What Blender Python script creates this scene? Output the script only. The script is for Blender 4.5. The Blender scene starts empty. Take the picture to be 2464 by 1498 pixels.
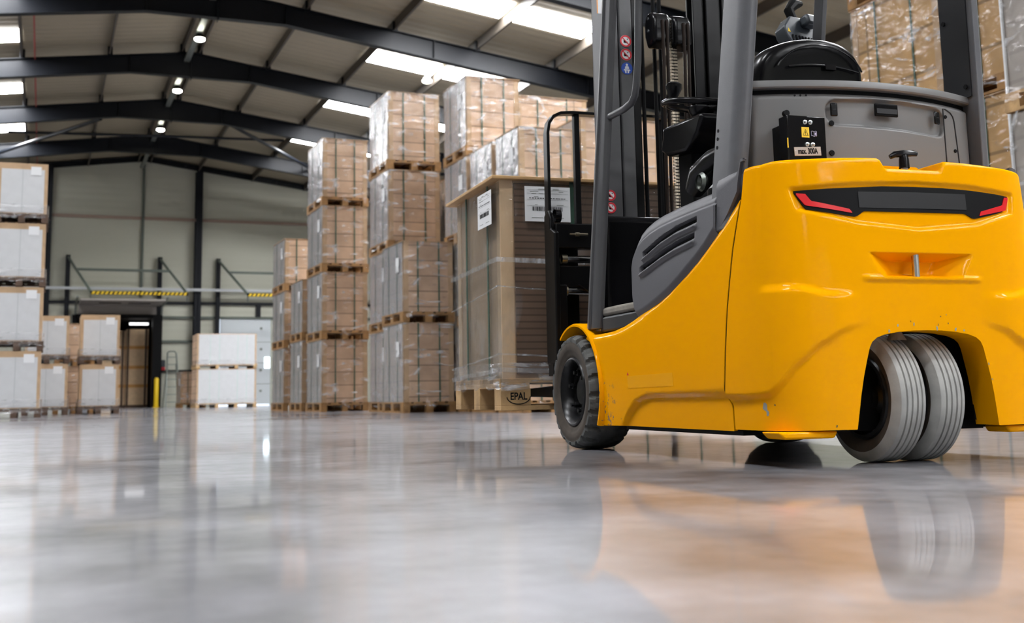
import bpy, bmesh, math, random
from math import sin, cos, pi, radians, sqrt, atan2
from mathutils import Vector, Matrix
random.seed(7)
S = bpy.context.scene
COL = S.collection

# ------------------------------------------------------------------ camera
F_PX, PITCH, ROLL, YAW = 2764.6, 0.139, 0.019, 0.3869
cam_d = bpy.data.cameras.new('camera')
cam = bpy.data.objects.new('camera', cam_d); COL.objects.link(cam)
cam_d.sensor_fit = 'HORIZONTAL'; cam_d.sensor_width = 36.0
cam_d.lens = F_PX * 36.0 / 2464.0
cam_d.shift_y = -(749.0 - 561.6) / 2464.0
cam_d.clip_start = 0.05; cam_d.clip_end = 300
f_ = Vector((sin(YAW) * cos(PITCH), cos(YAW) * cos(PITCH), sin(PITCH)))
r0 = Vector((cos(YAW), -sin(YAW), 0)); u0 = r0.cross(f_)
r_ = r0 * cos(ROLL) - u0 * sin(ROLL)
u_ = u0 * cos(ROLL) + r0 * sin(ROLL)
cam.matrix_world = Matrix(((r_.x, u_.x, -f_.x, 0), (r_.y, u_.y, -f_.y, 0), (r_.z, u_.z, -f_.z, 0.222), (0, 0, 0, 1)))
cam_d.dof.use_dof = True
cam_d.dof.focus_distance = 3.9
cam_d.dof.aperture_fstop = 4.5
S.camera = cam

# ------------------------------------------------------------------ world, exposure
w = bpy.data.worlds.new('sky'); S.world = w; w.use_nodes = True
bg = w.node_tree.nodes['Background']
bg.inputs[0].default_value = (0.75, 0.85, 1.0, 1); bg.inputs[1].default_value = 1.0
S.view_settings.view_transform = 'Standard'; S.view_settings.look = 'None'
S.view_settings.gamma = 1.0; S.view_settings.use_curve_mapping = False
S.view_settings.exposure = 1.66
S.cycles.max_bounces = 9; S.cycles.diffuse_bounces = 4; S.cycles.glossy_bounces = 3
S.cycles.transparent_max_bounces = 16; S.cycles.caustics_reflective = False; S.cycles.caustics_refractive = False
S.cycles.sample_clamp_indirect = 6.0
SKY_E = 20.0          # daylight through the roof lights

# ------------------------------------------------------------------ materials
def nodes(name):
    m = bpy.data.materials.new(name); m.use_nodes = True
    return m, m.node_tree.nodes, m.node_tree.links, m.node_tree.nodes['Principled BSDF']
def mat(name, col, rough=0.5, metal=0.0, coat=0.0, noise=0.0, nscale=8.0, bump=0.0, bscale=60.0, emit=None, spec=0.5, coatr=0.05):
    m, N, L, b = nodes(name)
    b.inputs['Base Color'].default_value = (*col, 1)
    b.inputs['Roughness'].default_value = rough; b.inputs['Metallic'].default_value = metal
    b.inputs['Coat Weight'].default_value = coat; b.inputs['Coat Roughness'].default_value = coatr
    b.inputs['Specular IOR Level'].default_value = spec
    if noise or bump:
        tc = N.new('ShaderNodeTexCoord')
    if noise:
        n = N.new('ShaderNodeTexNoise'); n.inputs['Scale'].default_value = nscale; n.inputs['Detail'].default_value = 5
        L.new(tc.outputs['Object'], n.inputs['Vector'])
        mr = N.new('ShaderNodeMapRange'); mr.inputs[1].default_value = .3; mr.inputs[2].default_value = .7
        mr.inputs[3].default_value = 1 - noise; mr.inputs[4].default_value = 1 + noise
        L.new(n.outputs['Fac'], mr.inputs[0])
        mx = N.new('ShaderNodeMix'); mx.data_type = 'RGBA'; mx.blend_type = 'MULTIPLY'; mx.inputs[0].default_value = 1
        mx.inputs[6].default_value = (*col, 1); L.new(mr.outputs[0], mx.inputs[7]); L.new(mx.outputs[2], b.inputs['Base Color'])
    if bump:
        n2 = N.new('ShaderNodeTexNoise'); n2.inputs['Scale'].default_value = bscale; n2.inputs['Detail'].default_value = 3
        L.new(tc.outputs['Object'], n2.inputs['Vector'])
        bp = N.new('ShaderNodeBump'); bp.inputs['Strength'].default_value = bump; bp.inputs['Distance'].default_value = .01
        L.new(n2.outputs['Fac'], bp.inputs['Height']); L.new(bp.outputs[0], b.inputs['Normal'])
    if emit:
        b.inputs['Emission Color'].default_value = (*emit[0], 1); b.inputs['Emission Strength'].default_value = emit[1]
    return m

def concrete():
    m, N, L, b = nodes('polished concrete')
    g = N.new('ShaderNodeNewGeometry')
    def noise(sc, det, stretch=(1, 1, 1)):
        mp = N.new('ShaderNodeMapping'); mp.inputs['Scale'].default_value = stretch
        n = N.new('ShaderNodeTexNoise'); n.inputs['Scale'].default_value = sc; n.inputs['Detail'].default_value = det
        n.inputs['Roughness'].default_value = .6
        L.new(g.outputs['Position'], mp.inputs['Vector']); L.new(mp.outputs[0], n.inputs['Vector']); return n.outputs['Fac']
    a, c, d, e = noise(.5, 7), noise(2.6, 9), noise(9, 3, (1, .25, 1)), noise(11, 6)
    def ramp(src, lo, hi, o0, o1):
        r = N.new('ShaderNodeMapRange'); r.inputs[1].default_value = lo; r.inputs[2].default_value = hi
        r.inputs[3].default_value = o0; r.inputs[4].default_value = o1; L.new(src, r.inputs[0]); return r.outputs[0]
    def math_(op, x, y):
        n = N.new('ShaderNodeMath'); n.operation = op
        for i, v in enumerate((x, y)):
            if isinstance(v, (int, float)): n.inputs[i].default_value = v
            else: L.new(v, n.inputs[i])
        return n.outputs[0]
    v = math_('ADD', math_('ADD', ramp(a, .35, .65, .70, 1.12), ramp(c, .38, .62, -.30, .16)), ramp(e, .35, .65, -.14, .10))
    # saw-cut joints every 5 m along the hall and 6 m across it
    sp = N.new('ShaderNodeSeparateXYZ'); L.new(g.outputs['Position'], sp.inputs[0])
    def joint(src, off, per):
        p = math_('PINGPONG', math_('ADD', src, off), per / 2)
        return math_('LESS_THAN', p, .004)
    j = math_('MAXIMUM', joint(sp.outputs['Y'], .1, 5.0), joint(sp.outputs['X'], 3.4, 6.0))
    v = math_('MULTIPLY', v, math_('SUBTRACT', 1.0, math_('MULTIPLY', j, .55)))
    mx = N.new('ShaderNodeMix'); mx.data_type = 'RGBA'; mx.blend_type = 'MULTIPLY'; mx.inputs[0].default_value = 1
    mx.inputs[6].default_value = (.275, .272, .297, 1); L.new(v, mx.inputs[7]); L.new(mx.outputs[2], b.inputs['Base Color'])
    L.new(math_('ADD', ramp(c, .35, .7, .32, .40), ramp(d, .5, .75, 0, .05)), b.inputs['Roughness'])
    bp = N.new('ShaderNodeBump'); bp.inputs['Strength'].default_value = .004; bp.inputs['Distance'].default_value = .01
    L.new(d, bp.inputs['Height']); L.new(bp.outputs[0], b.inputs['Normal'])
    b.inputs['Coat Weight'].default_value = .66; b.inputs['Coat Roughness'].default_value = .045; b.inputs['Specular IOR Level'].default_value = .35
    return m

def cardboard(name, col, bw=.42, bh=.19, dark=.55, gap=.012):
    m, N, L, b = nodes(name)
    tc = N.new('ShaderNodeTexCoord'); sp = N.new('ShaderNodeSeparateXYZ'); L.new(tc.outputs['Object'], sp.inputs[0])
    ad = N.new('ShaderNodeMath'); L.new(sp.outputs[0], ad.inputs[0]); L.new(sp.outputs[1], ad.inputs[1])
    cb_ = N.new('ShaderNodeCombineXYZ'); L.new(ad.outputs[0], cb_.inputs[0]); L.new(sp.outputs[2], cb_.inputs[1])
    br = N.new('ShaderNodeTexBrick'); L.new(cb_.outputs[0], br.inputs['Vector'])
    br.inputs['Scale'].default_value = 1; br.inputs['Brick Width'].default_value = bw; br.inputs['Row Height'].default_value = bh
    br.inputs['Mortar Size'].default_value = gap; br.inputs['Mortar Smooth'].default_value = .6; br.offset = .0
    br.inputs['Color1'].default_value = (*col, 1); br.inputs['Color2'].default_value = (*[c * .86 for c in col], 1)
    br.inputs['Mortar'].default_value = (*[c * dark for c in col], 1)
    n = N.new('ShaderNodeTexNoise'); n.inputs['Scale'].default_value = 4; L.new(tc.outputs['Object'], n.inputs['Vector'])
    mr = N.new('ShaderNodeMapRange'); mr.inputs[1].default_value = .3; mr.inputs[2].default_value = .7
    mr.inputs[3].default_value = .85; mr.inputs[4].default_value = 1.12; L.new(n.outputs['Fac'], mr.inputs[0])
    mx = N.new('ShaderNodeMix'); mx.data_type = 'RGBA'; mx.blend_type = 'MULTIPLY'; mx.inputs[0].default_value = 1
    L.new(br.outputs['Color'], mx.inputs[6]); L.new(mr.outputs[0], mx.inputs[7]); L.new(mx.outputs[2], b.inputs['Base Color'])
    b.inputs['Roughness'].default_value = .7
    return m

def stretch_film(name, lo, hi, scale, rough=.16, tint=(.92, .94, .97), milk=.25, stretch=(1, 1, .35), bump=.8):
    m, N, L, b = nodes(name)
    out = N['Material Output']
    tr = N.new('ShaderNodeBsdfTransparent'); tr.inputs[0].default_value = (.96, .96, .96, 1)
    b.inputs['Base Color'].default_value = (*tint, 1); b.inputs['Roughness'].default_value = rough
    b.inputs['Specular IOR Level'].default_value = .8
    tc = N.new('ShaderNodeTexCoord'); mp = N.new('ShaderNodeMapping'); mp.inputs['Scale'].default_value = stretch
    L.new(tc.outputs['Object'], mp.inputs[0])
    n = N.new('ShaderNodeTexNoise'); n.inputs['Scale'].default_value = scale; n.inputs['Detail'].default_value = 4
    n.inputs['Distortion'].default_value = 1.2
    L.new(mp.outputs[0], n.inputs[0])
    bp = N.new('ShaderNodeBump'); bp.inputs['Strength'].default_value = bump; bp.inputs['Distance'].default_value = .05
    L.new(n.outputs['Fac'], bp.inputs['Height']); L.new(bp.outputs[0], b.inputs['Normal'])
    n2 = N.new('ShaderNodeTexNoise'); n2.inputs['Scale'].default_value = scale * .8; n2.inputs['Detail'].default_value = 5
    n2.inputs['Distortion'].default_value = 2
    L.new(mp.outputs[0], n2.inputs[0])
    mr = N.new('ShaderNodeMapRange'); mr.inputs[1].default_value = .56; mr.inputs[2].default_value = .74
    mr.inputs[3].default_value = lo; mr.inputs[4].default_value = hi; L.new(n2.outputs['Fac'], mr.inputs[0])
    mx = N.new('ShaderNodeMixShader'); L.new(mr.outputs[0], mx.inputs[0]); L.new(tr.outputs[0], mx.inputs[1]); L.new(b.outputs[0], mx.inputs[2])
    gl = N.new('ShaderNodeBsdfGlossy'); gl.inputs['Roughness'].default_value = rough; L.new(bp.outputs[0], gl.inputs['Normal'])
    lw = N.new('ShaderNodeLayerWeight'); lw.inputs[0].default_value = .5; L.new(bp.outputs[0], lw.inputs['Normal'])
    pw = N.new('ShaderNodeMath'); pw.operation = 'POWER'; L.new(lw.outputs['Facing'], pw.inputs[0]); pw.inputs[1].default_value = 4
    fr = N.new('ShaderNodeMath'); fr.operation = 'MULTIPLY_ADD'; L.new(pw.outputs[0], fr.inputs[0]); fr.inputs[1].default_value = .35; fr.inputs[2].default_value = .04
    mx2 = N.new('ShaderNodeMixShader'); L.new(fr.outputs[0], mx2.inputs[0]); L.new(mx.outputs[0], mx2.inputs[1]); L.new(gl.outputs[0], mx2.inputs[2])
    L.new(mx2.outputs[0], out.inputs['Surface'])
    return m

def ribbed(name, col, per, depth, axis='Y', rough=.6):
    m, N, L, b = nodes(name)
    b.inputs['Base Color'].default_value = (*col, 1); b.inputs['Roughness'].default_value = rough
    g = N.new('ShaderNodeNewGeometry'); sp = N.new('ShaderNodeSeparateXYZ'); L.new(g.outputs['Position'], sp.inputs[0])
    pp = N.new('ShaderNodeMath'); pp.operation = 'PINGPONG'; L.new(sp.outputs[axis], pp.inputs[0]); pp.inputs[1].default_value = per / 2
    mr = N.new('ShaderNodeMapRange'); mr.inputs[1].default_value = per * .18; mr.inputs[2].default_value = per * .3; L.new(pp.outputs[0], mr.inputs[0])
    bp = N.new('ShaderNodeBump'); bp.inputs['Strength'].default_value = .5; bp.inputs['Distance'].default_value = depth
    L.new(mr.outputs[0], bp.inputs['Height']); L.new(bp.outputs[0], b.inputs['Normal'])
    return m

def yellow_paint():
    m, N, L, b = nodes('yellow machine paint')
    b.inputs['Roughness'].default_value = .35; b.inputs['Specular IOR Level'].default_value = .0; b.inputs['Coat Weight'].default_value = .18; b.inputs['Coat Roughness'].default_value = .1
    tc = N.new('ShaderNodeTexCoord'); sp = N.new('ShaderNodeSeparateXYZ'); L.new(tc.outputs['Object'], sp.inputs[0])
    # scuffs low on the skirt next to the drive wheel: chipped paint showing primer
    n = N.new('ShaderNodeTexNoise'); n.inputs['Scale'].default_value = 34; n.inputs['Detail'].default_value = 6; n.inputs['Roughness'].default_value = .7
    L.new(tc.outputs['Object'], n.inputs['Vector'])
    def mr(src, a, c, d, e):
        r = N.new('ShaderNodeMapRange'); r.inputs[1].default_value = a; r.inputs[2].default_value = c
        r.inputs[3].default_value = d; r.inputs[4].default_value = e; L.new(src, r.inputs[0]); return r.outputs[0]
    def mul(a, c):
        n_ = N.new('ShaderNodeMath'); n_.operation = 'MULTIPLY'; L.new(a, n_.inputs[0]); L.new(c, n_.inputs[1]); return n_.outputs[0]
    zone = mul(mr(sp.outputs['Y'], .86, 1.04, 0, 1), mr(sp.outputs['Z'], .12, .34, 1, 0))
    chips = mr(n.outputs['Fac'], .55, .60, 0, 1)
    mx = N.new('ShaderNodeMix'); mx.data_type = 'RGBA'; L.new(mul(mr(mul(zone, chips), .25, .5, 0, .85), mr(sp.outputs['X'], -.4, -.42, 0, 1)), mx.inputs[0])
    mx.inputs[6].default_value = (.92, .385, .0006, 1); mx.inputs[7].default_value = (.16, .13, .11, 1)
    L.new(mx.outputs[2], b.inputs['Base Color'])
    return m

M = dict(
    floor=concrete(),
    ceiling=ribbed('roof sheet', (.34, .29, .205), .33, .03, 'Y'),
    wall=ribbed('wall cladding', (.50, .50, .41), .25, .006, 'Z'),
    wallplain=mat('plain cladding', (.5, .5, .44), .7),
    steel=mat('dark painted steel', (.006, .0075, .011), .42, noise=.1, spec=.22),
    purlin=mat('purlin steel', (.07, .058, .046), .5, spec=.4),
    grn=mat('green grey rail', (.10, .12, .10), .5),
    redline=mat('red cable', (.35, .05, .04), .5),
    pvc=mat('pale conduit', (.5, .52, .53), .4),
    skylight=mat('roof light sheet', (.8, .85, .9), .4, emit=((.955, .97, 1.0), SKY_E)),
    docklamp=mat('dock lamp lens', (.9, .9, .9), .3, emit=((1, 1, 1), 0.7)),
    lamp=mat('lamp lens', (.9, .9, .8), .3, emit=((1.0, .97, .82), 14)),
    yellow=yellow_paint(),
    grey=mat('grey machine paint', (.110, .112, .120), .42, noise=.05, nscale=30, bump=.06, bscale=420),
    hood=mat('light grey cover', (.16, .157, .155), .45, bump=.035, bscale=420),
    plastic=mat('charcoal plastic', (.09, .09, .10), .5, bump=.08, bscale=420),
    black=mat('black satin metal', (.004, .004, .0045), .38, noise=.2, spec=.2),
    blackgloss=mat('black gloss', (.005, .005, .006), .12, spec=.5),
    blackmat=mat('matt black', (.005, .005, .0055), .6, spec=.12),
    vinyl=mat('black vinyl', (.005, .005, .006), .24, spec=.22),
    tyre=mat('black rubber with grey dust', (.075, .078, .076), .75, noise=.25, nscale=14, bump=.12, bscale=160),
    tyreside=mat('brown dusty rubber', (.055, .042, .031), .8, noise=.25, nscale=22),
    tyregrey=mat('worn grey rubber', (.36, .36, .34), .7, noise=.14, nscale=20, bump=.06, bscale=160),
    rim=mat('black rim paint', (.008, .008, .009), .3, spec=.3, noise=.4, nscale=40),
    dirt=mat('grey dust mat', (.22, .20, .17), .85, noise=.3),
    chrome=mat('chrome', (.75, .75, .76), .12, metal=1),
    zinc=mat('bright zinc', (.62, .64, .66), .28, metal=1),
    brass=mat('dull brass', (.55, .5, .38), .3, metal=1),
    chain=mat('greased chain', (.50, .43, .33), .4, metal=.5, noise=.3, nscale=60),
    red=mat('red lens', (.72, .008, .015), .3),
    redp=mat('red print', (.65, .015, .03), .5),
    bluep=mat('blue print', (.015, .075, .42), .5),
    white=mat('white print', (.78, .79, .80), .5),
    orange=mat('orange print', (.8, .3, .04), .5),
    ink=mat('black ink', (.008, .008, .009), .7, spec=.1),
    sticker=mat('yellow warning sticker', (.85, .56, .01), .5),
    lilac=mat('pale line print', (.45, .42, .6), .5),
    plate=mat('bare plate', (.42, .37, .33), .35, metal=.4),
    panelgrey=mat('dark grey panel', (.020, .0205, .023), .5, spec=.3),
    strip=mat('reflector strip', (.012, .012, .013), .5, spec=.3),
    shadegrey=mat('shaded grey paint', (.068, .068, .073), .42, noise=.05, nscale=30, bump=.06, bscale=420),  # darker copy of the machine grey, shade around the cab put into the colour
    tape=mat('yellow tape', (.90, .40, .003), .35, spec=.05),
    wood=mat('pallet wood', (.52, .33, .15), .75, noise=.3, nscale=9, bump=.15, bscale=50),
    wooddark=mat('dark pallet wood', (.10, .06, .04), .8, noise=.3, nscale=9),
    woodstack=mat('warm pallet wood', (.32, .17, .06), .75, noise=.35, nscale=9),
    sidefilm=stretch_film('grey layered film', .40, .85, 2.4, rough=.2, tint=(.74, .75, .80), stretch=(1, .8, .8), bump=.5),
    sidefilmnear=stretch_film('grey clear film', .08, .26, 2.0, rough=.16, tint=(.60, .57, .53), stretch=(1, .8, .7), bump=.4),
    filmskirt=stretch_film('gathered film', .08, .75, 9, rough=.14, stretch=(.5, .5, 2.2), bump=.6),
    carton=cardboard('brown carton', (.63, .43, .29), 4.0, .215, .42, .011),
    board=mat('brown board', (.50, .34, .20), .7, noise=.1),
    lidboard=mat('board lid', (.55, .34, .15), .7, noise=.1),
    corrug=cardboard('stacked board', (.165, .10, .062), 3.0, .031, .5, .006),
    kraft=cardboard('orange kraft carton', (.56, .34, .14), .6, .40, .5, .02),
    paper=cardboard('grey wrapped carton', (.44, .40, .36), .7, .22, .8, .02),
    sheet=mat('white sheet', (.60, .61, .62), .3, noise=.03, bump=.15, bscale=7),
    band=mat('green strap', (.03, .09, .055), .45),
    film=stretch_film('clear stretch film', .0, .75, 3.4, rough=.14, stretch=(.7, .7, 2.0), bump=.4),
    filmleft=stretch_film('clear tight film', .22, .5, 2.2, rough=.12, stretch=(1, 1, .4), bump=.35),
    filmnear=stretch_film('clear near film', .01, .16, 4.0, rough=.08, tint=(.8, .82, .85), stretch=(1, 1, .6), bump=.45),
    filmstrand=stretch_film('film fold', .10, .55, 9, rough=.12),
    tan=mat('tan board', (.74, .53, .32), .7, noise=.08),
    slat=mat('orange batten', (.60, .30, .09), .7),
    darkvoid=mat('dark lining', (.02, .018, .016), .8),
    doorw=mat('white door panel', (.62, .66, .68), .4),
    doorgrey=mat('raised door panel', (.32, .29, .26), .5),
    win=mat('lit pane', (.7, .8, .9), .3, emit=((.75, .92, 1), 1.6)),
    hazy=mat('hazard yellow', (.75, .50, .01), .5),
    bollard=mat('yellow bollard', (.72, .48, .0), .5),
    alu=mat('dull aluminium', (.22, .24, .22), .4, metal=.6),
    slate=mat('slate blue plastic', (.042, .050, .060), .4),
)

# ------------------------------------------------------------------ mesh helpers
class MB:
    def __init__(s): s.v = []; s.f = []; s.m = []; s.mats = []
    def mi(s, mt):
        mt = M[mt] if isinstance(mt, str) else mt
        if mt not in s.mats: s.mats.append(mt)
        return s.mats.index(mt)
    def add(s, vs, fs, mt):
        o = len(s.v); k = s.mi(mt); s.v += [tuple(p) for p in vs]
        for f in fs: s.f.append([o + i for i in f]); s.m.append(k)
        return s
    def box(s, x0, x1, y0, y1, z0, z1, mt, X=None):
        vs = [Vector((x, y, z)) for z in (z0, z1) for y in (y0, y1) for x in (x0, x1)]
        if X is not None: vs = [X @ p for p in vs]
        return s.add(vs, [(0, 2, 3, 1), (4, 5, 7, 6), (0, 1, 5, 4), (2, 6, 7, 3), (0, 4, 6, 2), (1, 3, 7, 5)], mt)
    def prism(s, poly, axis, a, b, mt, X=None):
        def P(p, t):
            q = {0: (t, p[0], p[1]), 1: (p[0], t, p[1]), 2: (p[0], p[1], t)}[axis]; q = Vector(q)
            return X @ q if X is not None else q
        n = len(poly); vs = [P(p, a) for p in poly] + [P(p, b) for p in poly]
        ar = sum(poly[i][0] * poly[(i + 1) % n][1] - poly[(i + 1) % n][0] * poly[i][1] for i in range(n))
        flip = (ar > 0) ^ (axis == 1) ^ (a > b)
        fs = [list(range(n)), list(range(n, 2 * n))[::-1]] + [[i, i + n, (i + 1) % n + n, (i + 1) % n] for i in range(n)]
        if not flip: fs = [list(f)[::-1] for f in fs]
        return s.add(vs, fs, mt) if True else s
    def tube(s, pts, r, mt, seg=12, closed=False, flat=None):
        pts = [Vector(p) for p in pts]; n = len(pts); rings = []; ref = None
        for i, p in enumerate(pts):
            a = pts[(i - 1) % n] if (closed or i > 0) else p; b = pts[(i + 1) % n] if (closed or i < n - 1) else p
            t = (b - a).normalized()
            if ref is None:
                ref = t.orthogonal().normalized() if flat is None else (Vector(flat[0]) - t * t.dot(Vector(flat[0]))).normalized()
            else: ref = (ref - t * t.dot(ref)).normalized()
            bi = t.cross(ref)
            rr = r[i] if isinstance(r, (list, tuple)) else r
            if flat is None: ring = [p + (ref * cos(2 * pi * k / seg) + bi * sin(2 * pi * k / seg)) * rr for k in range(seg)]
            else:
                w_, h_ = flat[1] / 2, flat[2] / 2
                ring = [p + ref * (w_ * sx) + bi * (h_ * sy) for sx, sy in ((1, 1), (-1, 1), (-1, -1), (1, -1))]
            rings.append(ring)
        k = len(rings[0]); vs = [q for ring in rings for q in ring]; fs = []
        for i in range(n if closed else n - 1):
            j = (i + 1) % n
            for q in range(k): fs.append((i * k + q, i * k + (q + 1) % k, j * k + (q + 1) % k, j * k + q))
        if not closed: fs += [list(range(k))[::-1], list(range((n - 1) * k, n * k))]
        return s.add(vs, fs, mt)
    def lathe(s, prof, mt, axis='x', c=(0, 0, 0), seg=48, closed=False):
        """prof: (t along axis, radius)"""
        vs = []; c = Vector(c); n = len(prof)
        for t, r in prof:
            for k in range(seg):
                a = 2 * pi * k / seg; u, v = r * cos(a), r * sin(a)
                vs.append(c + Vector({'x': (t, u, v), 'y': (u, t, v), 'z': (u, v, t)}[axis]))
        fs = []
        for i in range(n if closed else n - 1):
            j = (i + 1) % n
            for k in range(seg): fs.append((i * seg + k, i * seg + (k + 1) % seg, j * seg + (k + 1) % seg, j * seg + k))
        return s.add(vs, fs, mt)
    def disc(s, c, r, nrm, h, mt, seg=16, rot=0):
        nrm = Vector(nrm).normalized(); a = nrm.orthogonal().normalized(); b = nrm.cross(a); c = Vector(c)
        vs = [c + (a * cos(rot + 2 * pi * k / seg) + b * sin(rot + 2 * pi * k / seg)) * r + nrm * q for q in (0, h) for k in range(seg)]
        fs = [list(range(seg))[::-1], list(range(seg, 2 * seg))] + [(k, (k + 1) % seg, (k + 1) % seg + seg, k + seg) for k in range(seg)]
        return s.add(vs, fs, mt)
    def grid(s, fn, us, vs_, mt):
        o = [fn(u, v) for v in vs_ for u in us]; nu = len(us)
        return s.add(o, [(j * nu + i, j * nu + i + 1, (j + 1) * nu + i + 1, (j + 1) * nu + i) for j in range(len(vs_) - 1) for i in range(nu - 1)], mt)
    def mesh(s, name, sharp=35):
        me = bpy.data.meshes.new(name); me.from_pydata(s.v, [], s.f)
        for mt in s.mats: me.materials.append(mt)
        me.polygons.foreach_set('material_index', s.m)
        bm = bmesh.new(); bm.from_mesh(me)
        bmesh.ops.recalc_face_normals(bm, faces=bm.faces)
        for f in bm.faces: f.smooth = True
        lim = radians(sharp)
        for e in bm.edges:
            e.smooth = len(e.link_faces) == 2 and e.calc_face_angle(4) < lim
        bm.to_mesh(me); bm.free(); me.update()
        return me
def link(name, me, parent=None):
    o = bpy.data.objects.new(name, me); COL.objects.link(o)
    if parent is not None: o.parent = parent
    return o
def obj(name, mb, parent=None, bevel=0, seg=2, sharp=35, solid=0, label=None):
    o = link(name, mb.mesh(name, sharp), parent)
    if solid:
        md = o.modifiers.new('thickness', 'SOLIDIFY'); md.thickness = solid; md.offset = -1
    if bevel:
        md = o.modifiers.new('edges', 'BEVEL'); md.width = bevel; md.segments = seg; md.limit_method = 'ANGLE'; md.angle_limit = radians(40)
    if label: o['label'] = label
    return o
def thing(name, label, cat, loc=(0, 0, 0), rz=0, group=None):
    o = bpy.data.objects.new(name, None); COL.objects.link(o); o.empty_display_size = .1
    o.location = loc; o.rotation_euler = (0, 0, rz); o['label'] = label; o['category'] = cat
    if group: o['group'] = group
    return o
def tag(o, label, cat, group=None):
    o['label'] = label; o['category'] = cat
    if group: o['group'] = group
    return o
def struct(name, mb, **k):
    o = obj(name, mb, **k); o['kind'] = 'structure'; return o
def ss(a, b, x):
    t = max(0., min(1., (x - a) / (b - a))) if b != a else float(x > a); return t * t * (3 - 2 * t)
def interp(pts, x):
    if x <= pts[0][0]: return pts[0][1]
    for (a, c), (b, d) in zip(pts, pts[1:]):
        if x <= b: return c + (d - c) * (x - a) / (b - a) if b > a else d
    return pts[-1][1]
def lin(a, b, n): return [a + (b - a) * i / (n - 1) for i in range(n)]
def text_mesh(name, body, size, depth, mt, X, parent, xs=1.0, bold=0.0):
    cu = bpy.data.curves.new(name, 'FONT'); cu.body = body; cu.size = size; cu.extrude = depth
    cu.offset = bold; cu.align_x = 'CENTER'; cu.align_y = 'CENTER'
    t = bpy.data.objects.new(name + '_curve', cu); COL.objects.link(t)
    bpy.context.view_layer.update()
    me = bpy.data.meshes.new_from_object(t.evaluated_get(bpy.context.evaluated_depsgraph_get()))
    bpy.data.objects.remove(t); bpy.data.curves.remove(cu)
    me.transform(X @ Matrix.Diagonal((xs, 1, 1, 1)))
    me.materials.clear(); me.materials.append(M[mt])
    for p in me.polygons: p.material_index = 0
    return link(name, me, parent)

# ------------------------------------------------------------------ the hall
XR, SL = 3.29, .133                      # ridge line and roof fall
HALF, Y0, Y1 = 15.0, -40.2, 45.3
def roof(x): return 9.5 - SL * abs(x - XR)
XL_, XR_ = XR - HALF, XR + HALF
struct('floor', MB().box(XL_, XR_, Y0, Y1 + 14, -.2, 0, 'floor'))
b = MB(); b.prism([(XL_ - .2, roof(XL_)), (XR, roof(XR)), (XR, roof(XR) + .2), (XL_ - .2, roof(XL_) + .2)], 1, Y0, Y1, 'ceiling')
struct('ceiling', b)
b = MB(); b.prism([(XR, roof(XR)), (XR_ + .2, roof(XR_)), (XR_ + .2, roof(XR_) + .2), (XR, roof(XR) + .2)], 1, Y0, Y1, 'ceiling')
struct('ceiling', b)
struct('wall_left', MB().box(XL_ - .2, XL_, Y0, Y1, 0, roof(XL_), 'wall'))
struct('wall_right', MB().box(XR_, XR_ + .2, Y0, Y1, 0, roof(XR_), 'wall'))
def gable(y0, y1, holes, name):
    xs = sorted({XL_, XR, XR_, *[h[0] for h in holes], *[h[1] for h in holes]}); b = MB()
    for a, c in zip(xs, xs[1:]):
        zb = max([h[2] for h in holes if h[0] <= a and c <= h[1]] + [0])
        b.prism([(a, zb), (c, zb), (c, roof(c)), (a, roof(a))], 1, y0, y1, 'wall')
    struct(name, b)
gable(45.06, 45.3, [(1.05, 3.95, 3.3), (6.15, 8.15, 3.35)], 'wall_back')
gable(Y0 - .2, Y0, [], 'wall_front')
# frames
def rafter(y, lo, hi, wide=.2):
    b = MB()
    for sg in (-1, 1):
        ds = [0, 1.5, 5, 9, 12.2, HALF]
        bot = [lo(d) for d in ds]; top = [hi(d) for d in ds]
        for i in range(len(ds) - 1):
            xa, xb = XR + sg * ds[i], XR + sg * ds[i + 1]
            b.prism([(xa, bot[i]), (xb, bot[i + 1]), (xb, top[i + 1]), (xa, top[i])], 1, y - .008, y + .008, 'steel')
            for z in (bot, top):
                k = .018 if z is bot else -.018
                b.prism([(xa, z[i]), (xb, z[i + 1]), (xb, z[i + 1] + k), (xa, z[i] + k)], 1, y - wide / 2, y + wide / 2, 'steel')
        for d in (1.5, 5, 9):
            x = XR + sg * d; b.prism([(x - .008, lo(d)), (x + .008, lo(d)), (x + .008, hi(d)), (x - .008, hi(d))], 1, y - wide / 2, y + wide / 2, 'steel')
    b.box(XR - .012, XR + .012, y - wide / 2, y + wide / 2, lo(0) - .05, hi(0) + .05, 'steel')
    return b
LO = lambda d: 8.55 - (.135 * (d - 1.5) if d > 1.5 else 0) - (.11 * (d - 12.2) if d > 12.2 else 0)
HI = lambda d: 9.22 - .133 * d
frames = [25.06 + 5.0 * k for k in range(-13, 4)]
for y in frames:
    struct('roof_beam', rafter(y, LO, HI))
    for sg in (-1, 1):
        x = XR + sg * (HALF - .2)
        b = MB(); b.box(x - .2, x + .2, y - .008, y + .008, 0, LO(HALF) + .1, 'steel')
        for k in (-1, 1): b.box(x + k * .2 - .01, x + k * .2 + .01, y - .1, y + .1, 0, LO(HALF) + .1, 'steel')
        struct('steel_column', b)
struct('roof_beam', rafter(44.95, lambda d: 9.26 - .133 * d, lambda d: 9.46 - .133 * d, .12))
PUR = [.22, 2.0, 4.05, 6.1, 8.15, 10.2, 12.3, 14.5]
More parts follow.
